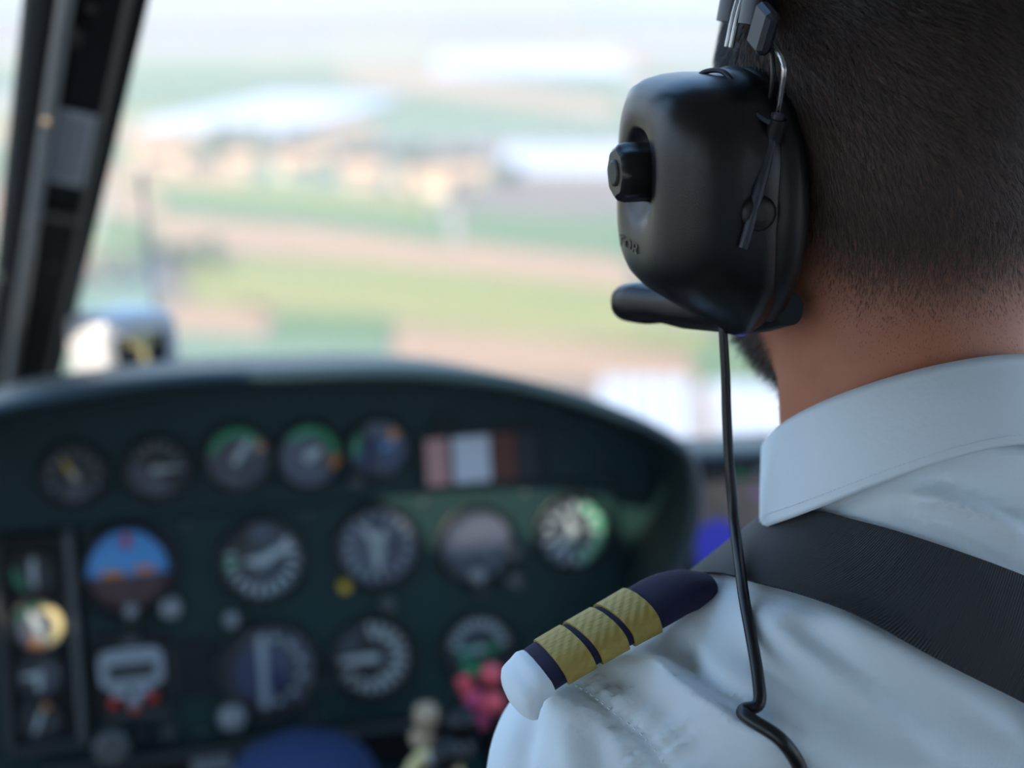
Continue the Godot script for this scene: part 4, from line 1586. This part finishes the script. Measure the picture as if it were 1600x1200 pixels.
func build_epaulette(t: Node3D, org: Vector3) -> void:
	var path := spline([Vector3(0.2655, 0.9595, -0.6265), Vector3(0.2454, 0.9580, -0.6250), Vector3(0.2282, 0.9535, -0.6215), Vector3(0.2112, 0.9485, -0.6176), Vector3(0.1947, 0.9430, -0.6140), Vector3(0.179, 0.9365, -0.6119), Vector3(0.1690, 0.9310, -0.6105)], 4)
	var wd := [0.007, 0.0135, 0.0155, 0.0165, 0.0170, 0.0170, 0.0170, 0.0170, 0.0170, 0.0165]
	var th := [0.003, 0.0068, 0.0072, 0.0062, 0.0052, 0.005, 0.005, 0.005, 0.005, 0.0045]
	var e := part(t, "epaulette", board(path, wd, th, org), M.navy_felt)
	e.set_meta("label", "navy shoulder board with three gold stripes")
	for s in [[0.335, 0.475], [0.505, 0.64], [0.67, 0.805]]:
		var g := part(e, "gold_stripe", board(path, wd, th, org, 0.0011, s[0], s[1]), M.gold_braid)
		g.set_meta("label", "gold braid stripe")
	# white loop of the shirt that holds the board at the sleeve seam
	var lp := spline([Vector3(0.1755, 0.9343, -0.6113), Vector3(0.1715, 0.9325, -0.6108), Vector3(0.1675, 0.9290, -0.6105), Vector3(0.1655, 0.9245, -0.6104), Vector3(0.1655, 0.9190, -0.6106)], 4)
	var lo := part(t, "shoulder_loop", board(lp, [0.0172, 0.0178, 0.0182, 0.0186, 0.0190, 0.0190], [0.0052, 0.0062, 0.0052, 0.0060, 0.0048, 0.0030], org), M.shirt)
	lo.set_meta("label", "white shirt loop at the end of the shoulder board")


# ------------------------------------------------------------------ headset
func toward_eye(p: Vector3, k: float) -> Vector3:
	return EYE + (p - EYE) * k


func build_headset() -> void:
	var t := thing("headset", "black aviation headset worn by the pilot, with hanging cable", "headset", Vector3(0.372, 1.132, -0.672))
	var org := Vector3(0.372, 1.132, -0.672)
	for side in [-1, 1]:
		# local: x outwards from the head
		var b := Basis(Vector3(side, 0, 0), Vector3(0, 1, 0), Vector3(0, 0, 1))
		var cu := Vector3(side * 0.0, 0, 0)
		var st := begin()
		var rings := []
		# [distance from head middle, half length z, half height y, centre z, centre y, exponent]
		for k in [[0.078, 0.046, 0.060, 0.0, 0.0, 2.6], [0.0845, 0.0490, 0.0630, 0.0, 0.0, 2.6], [0.089, 0.0480, 0.0615, 0.0, 0.0, 2.7], [0.098, 0.0475, 0.0575, 0.0, 0.003, 2.9], [0.107, 0.0465, 0.0555, 0.0, 0.005, 3.1], [0.115, 0.0445, 0.0525, -0.001, 0.007, 3.3], [0.1215, 0.0415, 0.0495, -0.002, 0.008, 3.5], [0.1265, 0.0375, 0.0455, -0.003, 0.009, 3.5], [0.1295, 0.0325, 0.0405, -0.003, 0.009, 3.3], [0.1308, 0.0260, 0.0330, -0.003, 0.010, 3.0], [0.1311, 0.0205, 0.0250, -0.003, 0.012, 2.5], [0.1295, 0.0180, 0.0215, -0.003, 0.0135, 2.2], [0.1265, 0.0160, 0.0175, -0.003, 0.0155, 2.1], [0.1255, 0.008, 0.008, -0.003, 0.0155, 2.0]]:
			rings.append(super_ring(Vector3(side * k[0], k[4], k[3]), Vector3(0, 0, k[1]), Vector3(0, k[2], 0), k[5], 64))
		loft(st, rings)
		var cup := part(t, "ear_cup", finish(st), M.headset_shell)
		# soft ring against the head
		var s2 := begin()
		rings = []
		for i in 40:
			var a := TAU * i / 40.0
			var c := Vector3(side * 0.0755, sin(a) * 0.049, cos(a) * 0.0385)
			var o := Vector3(0, sin(a), cos(a))
			rings.append(ring(c, o * 0.0145, Vector3(side, 0, 0) * 0.0105, 12))
		rings.append(rings[0])
		loft(s2, rings, true, false, false, true)
		part(t, "ear_cushion", finish(s2), M.headset_pad)
		# volume knob with its small face
		var s3 := begin()
		var kb := Transform3D(Basis(Vector3(0, 0, 1), Vector3(0, 1, 0), Vector3(side, 0, 0)), Vector3(side * 0.1255, 0.0155, -0.003))
		var prof := [[0.0135, 0.0], [0.0135, 0.012], [0.0125, 0.0150], [0.0105, 0.0165]]
		var rr := []
		for f in prof:
			var q := PackedVector3Array()
			for j in 48:
				var a := TAU * j / 48.0
				var rad: float = f[0] * (1.0 + 0.035 * cos(a * 8.0))
				q.append(kb * Vector3(cos(a) * rad, sin(a) * rad, f[1]))
			rr.append(q)
		loft(s3, rr)
		var kn := part(cup, "knob", finish(s3), M.headset_shell)
		kn.set_meta("label", "black volume knob")
		var s4 := begin()
		add_lathe(s4, kb, [[0.0062, 0.0160], [0.0062, 0.0172], [0.0050, 0.0176]], 24)
		part(cup, "knob_cap", finish(s4), M.trim_dark)
		if side > 0:
			continue
		# lettering low on the face
		var tm := TextMesh.new()
		tm.text = "TOR"
		tm.font_size = 16
		tm.pixel_size = 0.0004
		tm.depth = 0.0005
		var tx := part(cup, "lettering", tm, M.print_gold, Vector3(-0.1312, -0.0200, -0.0125), Basis(Vector3(0.0, 0, 2.2), Vector3(0.10, 0.99, 0.0), Vector3(-0.99, 0.10, 0.0)))
		tx.set_meta("label", "worn letters printed on the cup")
		# screw dots on the rear side of the cup
		part(cup, "pivot_cap", lathe([[0.008, 0.0], [0.008, 0.003], [0.006, 0.0045], [0.003, 0.005]], 20), M.headset_pad, Vector3(-0.092, 0.003, 0.0465))
		# boom housing under the cup
		var s5 := begin()
		rings = []
		for k in [[-0.068, -0.045, 0.034, 0.006, 0.008], [-0.078, -0.047, 0.026, 0.010, 0.0105], [-0.088, -0.050, 0.008, 0.012, 0.0115], [-0.098, -0.053, -0.012, 0.012, 0.011], [-0.105, -0.055, -0.030, 0.0115, 0.0095], [-0.110, -0.0565, -0.040, 0.0125, 0.0108], [-0.1130, -0.058, -0.050, 0.0125, 0.0105], [-0.1145, -0.0585, -0.057, 0.009, 0.008], [-0.115, -0.059, -0.061, 0.003, 0.003]]:
			rings.append(super_ring(Vector3(k[0], k[1], k[2]), Vector3(k[3], 0, k[3] * 0.3), Vector3(0, k[4], 0), 2.4, 24))
		loft(s5, rings)
		var bm := part(t, "boom_housing", finish(s5), M.headset_shell)
		bm.set_meta("label", "rounded microphone boom housing under the cup")
		# microphone boom going forward to the mouth
		part(t, "microphone_boom", tube([Vector3(-0.1135, -0.0585, -0.055), Vector3(-0.102, -0.070, -0.085), Vector3(-0.065, -0.070, -0.125), Vector3(-0.035, -0.058, -0.150)], 0.003, 0.0022, 8), M.cable_rubber)
		part(t, "microphone", lathe([[0.004, -0.012], [0.009, -0.008], [0.010, 0.0], [0.009, 0.008], [0.004, 0.012]], 16), M.headset_pad, Vector3(-0.028, -0.056, -0.156), Basis(Vector3.UP, PI / 2))
	# steel wire and its sleeve on the near side
	var w := [Vector3(0.285, 1.212, -0.634), Vector3(0.285, 1.2087, -0.6298), Vector3(0.285, 1.2002, -0.6158), Vector3(0.2855, 1.188, -0.6182), Vector3(0.286, 1.1758, -0.6225), Vector3(0.286, 1.168, -0.6245)]
	var wl := []
	for p in w:
		wl.append(toward_eye(p, 1.018) - org)
	part(t, "steel_wire", tube(wl, 0.0013, 0.0013, 10, 4), M.steel)
	part(t, "wire_sleeve", tube([toward_eye(Vector3(0.286, 1.1785, -0.6215), 1.01) - org, toward_eye(Vector3(0.2855, 1.165, -0.626), 1.005) - org, Vector3(0.2795, 1.145, -0.6235) - org, Vector3(0.274, 1.1248, -0.6225) - org, Vector3(0.2725, 1.120, -0.6225) - org], 0.0030, 0.0021, 10, 4), M.headset_leather)
	part(t, "wire_collar", tube([toward_eye(Vector3(0.286, 1.1765, -0.6215), 1.01) - org, toward_eye(Vector3(0.286, 1.166, -0.6255), 1.008) - org], 0.0042, 0.0040, 12, 2), M.headset_pad)
	# thin black lead beside the wire and the loop on the cup's top
	var ld := []
	for p in [Vector3(0.285, 1.2087, -0.6298), Vector3(0.285, 1.196, -0.6265), Vector3(0.285, 1.184, -0.6290), Vector3(0.285, 1.1754, -0.6349), Vector3(0.284, 1.170, -0.637)]:
		ld.append(toward_eye(p, 1.016) - org)
	part(t, "lead", tube(ld, 0.0011, 0.0011, 8, 5), M.cable_rubber)
	part(t, "lead_loop", tube([Vector3(-0.100, 0.046, 0.012), Vector3(-0.104, 0.052, 0.004), Vector3(-0.103, 0.060, 0.002), Vector3(-0.097, 0.062, 0.012), Vector3(-0.094, 0.056, 0.022), Vector3(-0.091, 0.046, 0.036), Vector3(-0.087, 0.042, 0.046)], 0.0012, 0.0012, 8, 6), M.headset_leather)
	# headband: two padded straps and wires between them, over the crown
	for z in [-0.013, 0.013]:
		var st := begin()
		var rings := []
		for i in 33:
			var a := lerpf(-1.30, 1.30, i / 32.0)
			var e := minf(1.0, minf(i, 32 - i) / 3.0 * 0.5 + 0.45)
			var c := Vector3(sin(a) * 0.0865, 0.0525 + cos(a) * 0.111, -0.006 + z)
			var o := Vector3(sin(a), cos(a) * 0.9, 0).normalized()
			rings.append(super_ring(c, Vector3(0, 0, 0.0095 * (0.75 + 0.25 * e)), o * 0.0055 * e, 2.6, 18))
		loft(st, rings)
		part(t, "headband_pad", finish(st), M.headset_leather)
	for z in [-0.0025, 0.0025]:
		var ps := []
		for i in 21:
			var a := lerpf(-1.40, 1.40, i / 20.0)
			ps.append(Vector3(sin(a) * 0.0875, 0.0525 + cos(a) * 0.111, -0.006 + z))
		part(t, "headband_wire", tube(ps, 0.0014, 0.0014, 8, 3), M.steel)
	part(t, "slider_block", box(Vector3(0.007, 0.020, 0.016), 0.002), M.headset_leather, Vector3(-0.0855, 0.0815, 0.030), Basis(Vector3(0, 0, 1), -0.1) * Basis(Vector3(1, 0, 0), 0.35))
	# cable hanging over the shoulder
	var cpts := [Vector3(0.281, 1.083, -0.662), Vector3(0.2805, 1.0742, -0.660), Vector3(0.2815, 1.052, -0.657)]
	var low := [[1145, 640, 0.735], [1152, 730, 0.726], [1161, 830, 0.715], [1172, 940, 0.692]]
	for c in [Vector3(0.2819, 1.0320, -0.6545), Vector3(0.2820, 1.0083, -0.6490), Vector3(0.2813, 0.9815, -0.6380)]:
		cpts.append(c)
	for c in [Vector3(0.2723, 0.9583, -0.5967), Vector3(0.2663, 0.9493, -0.5764), Vector3(0.2625, 0.9385, -0.5610), Vector3(0.2600, 0.9310, -0.5550), Vector3(0.2540, 0.9285, -0.5560), Vector3(0.2550, 0.9260, -0.5530), Vector3(0.2641, 0.9207, -0.5446), Vector3(0.2700, 0.9110, -0.5372), Vector3(0.2690, 0.90, -0.535), Vector3(0.262, 0.86, -0.53)]:
		cpts.append(on_shirt(c, 0.0050 + maxf(fold_height(on_shirt(c, 0.0)), 0.0015)))
	for i in cpts.size():
		cpts[i] -= org
	var cb := part(t, "cable", tube(cpts, 0.0021, 0.0034, 14, 8), M.cable_rubber)
	cb.set_meta("label", "black cable hanging from the cup over the shoulder")


# ------------------------------------------------------------------ shoulder strap of the seat belt
func build_belt() -> void:
	var low := [Vector3(0.51, 0.70, -0.52), Vector3(0.5, 0.79, -0.525), Vector3(0.46, 0.855, -0.53), Vector3(0.418, 0.9, -0.534), Vector3(0.377, 0.9286, -0.5348), Vector3(0.3464, 0.9451, -0.539), Vector3(0.3108, 0.9602, -0.561), Vector3(0.2912, 0.9642, -0.5851), Vector3(0.2785, 0.9632, -0.6057), Vector3(0.2715, 0.959, -0.628), Vector3(0.266, 0.945, -0.655), Vector3(0.268, 0.915, -0.69), Vector3(0.275, 0.86, -0.73), Vector3(0.285, 0.78, -0.755), Vector3(0.3, 0.66, -0.76), Vector3(0.33, 0.58, -0.76)]
	var top := [Vector3(0.555, 0.725, -0.53), Vector3(0.535, 0.83, -0.535), Vector3(0.49, 0.905, -0.54), Vector3(0.432, 0.952, -0.541), Vector3(0.379, 0.9814, -0.5465), Vector3(0.3535, 0.9916, -0.5581), Vector3(0.3321, 0.9972, -0.5768), Vector3(0.321, 0.9975, -0.592), Vector3(0.3151, 0.9965, -0.6056), Vector3(0.3105, 0.9915, -0.62), Vector3(0.308, 0.978, -0.66), Vector3(0.312, 0.945, -0.71), Vector3(0.321, 0.875, -0.75), Vector3(0.333, 0.79, -0.765), Vector3(0.348, 0.67, -0.77), Vector3(0.378, 0.59, -0.77)]
	var lo := spline(low, 7)
	var hi := spline(top, 7)
	var org := Vector3(0.33, 0.95, -0.60)
	var t := thing("seat_belt", "dark grey webbing seat belt strap over the white shirt shoulder", "seat belt", org)
	var st := SurfaceTool.new()
	st.begin(Mesh.PRIMITIVE_TRIANGLES)
	var nw := 10
	var grid := []
	for i in lo.size():
		var row := PackedVector3Array()
		for j in nw + 1:
			var p := lo[i].lerp(hi[i], float(j) / nw)
			row.append(on_shirt(p, 0.0040 + maxf(fold_height(on_shirt(p, 0.0)), 0.0005)))
		grid.append(row)
	# smooth along the strap: webbing bridges the small folds
	for pass_ in 6:
		var g2 := grid.duplicate(true)
		for i in range(1, grid.size() - 1):
			for j in nw + 1:
				g2[i][j] = (grid[i - 1][j] + grid[i][j] * 2.0 + grid[i + 1][j]) / 4.0
		grid = g2
	var run := 0.0
	var lens := [0.0]
	for i in range(1, grid.size()):
		run += grid[i][nw / 2].distance_to(grid[i - 1][nw / 2])
		lens.append(run)
	var tops := []
	var bots := []
	for i in grid.size():
		var a := PackedVector3Array()
		var b := PackedVector3Array()
		for j in nw + 1:
			var g := shirt_grad(grid[i][j])
			var edge := 0.0004 if (j == 0 or j == nw) else 0.0
			a.append(grid[i][j] + g * (0.0012 - edge) - org)
			b.append(grid[i][j] - g * 0.0006 - org)
		tops.append(a)
		bots.append(b)
	for i in grid.size() - 1:
		for j in nw:
			st.set_smooth_group(1)
			for c in [[i, j], [i, j + 1], [i + 1, j + 1], [i, j], [i + 1, j + 1], [i + 1, j]]:
				st.set_uv(Vector2(lens[c[0]] * 100.0, c[1] * 0.0048 * 100.0))
				st.add_vertex(tops[c[0]][c[1]])
			st.set_smooth_group(2)
			for c in [[i, j], [i + 1, j + 1], [i, j + 1], [i, j], [i + 1, j], [i + 1, j + 1]]:
				st.set_uv(Vector2(lens[c[0]] * 100.0, c[1] * 0.0048 * 100.0))
				st.add_vertex(bots[c[0]][c[1]])
		for j in [0, nw]:
			st.set_smooth_group(3)
			for c in [[0, i], [0, i + 1], [1, i + 1], [0, i], [1, i + 1], [1, i]]:
				st.set_uv(Vector2(lens[c[1]] * 100.0, 0))
				st.add_vertex(tops[c[1]][j] if c[0] == 0 else bots[c[1]][j])
	st.generate_normals()
	part(t, "strap", st.commit(), M.webbing)


# ------------------------------------------------------------------ smaller things around the panel
func build_small_things() -> void:
	# standby compass on the hood
	var cb := Basis(Vector3.UP, 0.42) * Basis(Vector3(1, 0, 0), -0.10)
	var cp := thing("standby_compass", "boxy grey standby compass with black window on the panel hood", "compass", Vector3(0.030, 0.836, -1.625), cb)
	var st := begin()
	var rings := []
	for k in [[0.040, 0.033, -0.095], [0.045, 0.038, -0.085], [0.046, 0.039, -0.02], [0.044, 0.037, -0.004], [0.040, 0.033, 0.0]]:
		rings.append(super_ring(Vector3(0, 0, k[2]), Vector3(k[0], 0, 0), Vector3(0, k[1], 0), 6.0, 40))
	loft(st, rings)
	part(cp, "case", finish(st), M.compass_grey)
	part(cp, "window", plate(round_rect(-0.029, -0.027, 0.029, 0.016, 0.003), 0.0, 0.0015, 0.0004), M.dial_black)
	for k in 5:
		part(cp, "card_mark", box(Vector3(0.004, 0.018 - absf(k - 2) * 0.003, 0.001), 0.0003), M.ivory, Vector3(-0.012 + k * 0.006, 0.010, 0.002))
	part(cp, "lubber_line", box(Vector3(0.007, 0.026, 0.001), 0.0003), M.ivory, Vector3(0.001, -0.012, 0.002))
	part(cp, "foot", box(Vector3(0.05, 0.03, 0.06), 0.006), M.black_metal, Vector3(0, -0.05, -0.05))
	# temperature probe standing outside the windscreen
	var pr := thing("air_probe", "thin grey probe standing outside the windscreen beside the post", "probe", Vector3(0.057, 0.70, -1.94))
	part(pr, "rod", tube([Vector3(0, 0, 0), Vector3(-0.002, 0.13, -0.03), Vector3(-0.006, 0.25, -0.06)], 0.0035, 0.003, 10), M.grey_metal)
	part(pr, "tip", lathe([[0.003, 0.0], [0.0042, 0.005], [0.0042, 0.02], [0.002, 0.026]], 14), M.grey_metal, Vector3(-0.006, 0.245, -0.06), Basis(Vector3(1, 0, 0), -PI / 2))
	part(pr, "mount", box(Vector3(0.04, 0.20, 0.05), 0.006), M.black_metal, Vector3(0, -0.10, 0))
	# centre pedestal
	var pd := thing("centre_pedestal", "dark centre pedestal standing in front of the panel", "console", Vector3(0.18, 0.0, -1.16))
	part(pd, "body", box(Vector3(0.15, 0.48, 0.17), 0.01), M.black_metal, Vector3(-0.07, 0.24, -0.03))
	part(pd, "top_plate", box(Vector3(0.33, 0.026, 0.20), 0.004), M.panel_paint, Vector3(0, 0.493, -0.022))
	# navy cap
	var cap := thing("cap", "rounded navy blue cap lying in front of the panel", "cap", Vector3(0.135, 0.506, -1.215))
	var cs := begin()
	rings = []
	for k in [[0.070, 0.0], [0.0705, 0.018], [0.068, 0.034], [0.060, 0.050], [0.047, 0.0605], [0.030, 0.067], [0.012, 0.0695], [0.003, 0.070]]:
		rings.append(ring(Vector3(0, k[1], 0), Vector3(k[0], 0, 0), Vector3(0, 0, -k[0] * 0.95), 40))
	loft(cs, rings)
	part(cap, "crown", finish(cs), M.cap_navy)
	part(cap, "button", lathe([[0.005, 0.0], [0.0055, 0.002], [0.003, 0.004]], 14), M.cap_navy, Vector3(0, 0.069, 0), Basis(Vector3(1, 0, 0), -PI / 2))
	var bs := begin()
	rings = []
	for i in 17:
		var a := lerpf(0.25, PI - 0.25, i / 16.0)
		var d := Vector3(cos(a), 0, sin(a))
		var ext := 0.045 * sin((a - 0.25) / (PI - 0.5) * PI)
		rings.append(PackedVector3Array([d * 0.066 + Vector3(0, 0.002, 0), d * 0.066 + Vector3(0, 0.006, 0), d * (0.070 + ext) + Vector3(0, 0.003, 0), d * (0.070 + ext) + Vector3(0, 0.0, 0)]))
	loft(bs, rings)
	part(cap, "peak", finish(bs), M.cap_navy)
	# levers on the pedestal
	var y0 := 0.506
	var lev := [[Vector3(0.236, 0, -1.153), 0.128, "beige", "throttle lever with a beige two-piece grip on the pedestal"], [Vector3(0.262, 0, -1.145), 0.112, "knob_black", "black round-knobbed lever beside the pink strap"], [Vector3(0.246, 0, -1.130), 0.092, "knob_black", "low black lever with grey collar behind the ivory handle"]]
	for i in lev.size():
		var L: Array = lev[i]
		var at: Vector3 = L[0]
		at.y = y0
		var t := thing("control_lever", L[3], "lever", at, Basis(), "levers on the pedestal")
		var h: float = L[1]
		part(t, "shaft", tube([Vector3(0, 0, 0), Vector3(0, h * 0.5, -0.004), Vector3(0, h * 0.85, 0)], 0.005, 0.004, 8), M.black_metal)
		part(t, "base", lathe([[0.012, 0.0], [0.012, 0.004], [0.008, 0.007]], 14), M.black_metal, Vector3.ZERO, Basis(Vector3(1, 0, 0), -PI / 2))
		if i == 0:
			part(t, "grip", box(Vector3(0.020, 0.020, 0.020), 0.005), M.beige, Vector3(-0.002, h - 0.012, 0))
			part(t, "grip", box(Vector3(0.022, 0.016, 0.020), 0.005), M.beige, Vector3(-0.005, h - 0.032, 0.001))
		else:
			part(t, "knob", lathe([[0.004, -0.014], [0.012, -0.010], [0.014, 0.0], [0.012, 0.010], [0.004, 0.014]], 18), M.knob_black, Vector3(0, h, 0))
			part(t, "collar", lathe([[0.009, 0.0], [0.0095, 0.005], [0.007, 0.007]], 16), M.trim_grey, Vector3(0, h - 0.026, 0.004))
	var ps := thing("warning_strap", "bright pink fabric strap hanging at the panel beside the shoulder board", "strap", Vector3(0.275, 0.631, -1.150))
	var zb := Basis(Vector3(0, 0, 1), 0.42)
	part(ps, "strap_end", box(Vector3(0.013, 0.018, 0.006), 0.002), M.red_cloth, zb * Vector3(0, 0.018, 0), zb)
	part(ps, "strap", box(Vector3(0.016, 0.036, 0.005), 0.002), M.pink_cloth, zb * Vector3(0.001, -0.010, 0), zb)
	part(ps, "rod", tube([Vector3(-0.008, 0.022, -0.003), Vector3(-0.02, -0.03, -0.01), Vector3(-0.02, -0.125, -0.012)], 0.003, 0.003, 8), M.black_metal)
	for k in [[Vector3(0.290, 0.6540, -1.150), "upper round pink knob partly behind the shirt shoulder"], [Vector3(0.2895, 0.632, -1.142), "lower round pink knob partly behind the shirt shoulder"]]:
		var at: Vector3 = k[0]
		var t := thing("pink_knob", k[1], "knob", at, Basis(), "pink knobs by the shoulder")
		part(t, "knob", lathe([[0.003, -0.009], [0.008, -0.006], [0.0095, 0.0], [0.008, 0.006], [0.003, 0.009]], 18), M.red_cloth)
		part(t, "stem", tube([Vector3(0, -0.004, -0.004), Vector3(0, -0.06, -0.008), Vector3(0, y0 - at.y, -0.01)], 0.0028, 0.0028, 8), M.black_metal)
	var ih := thing("ivory_handle", "ivory curved grab handle at the bottom edge, right of the navy cap", "handle", Vector3(0.238, y0, -1.140))
	part(ih, "grip", tube([Vector3(-0.026, 0.0, 0), Vector3(-0.025, 0.055, 0), Vector3(-0.012, 0.083, 0), Vector3(0.008, 0.083, 0), Vector3(0.019, 0.058, 0), Vector3(0.020, 0.0, 0)], 0.007, 0.007, 12), M.ivory)
	part(ih, "band", lathe([[0.0078, -0.008], [0.0082, 0.0], [0.0078, 0.008]], 16), M.label_white, Vector3(0.0, 0.0845, 0), Basis(Vector3.UP, PI / 2))
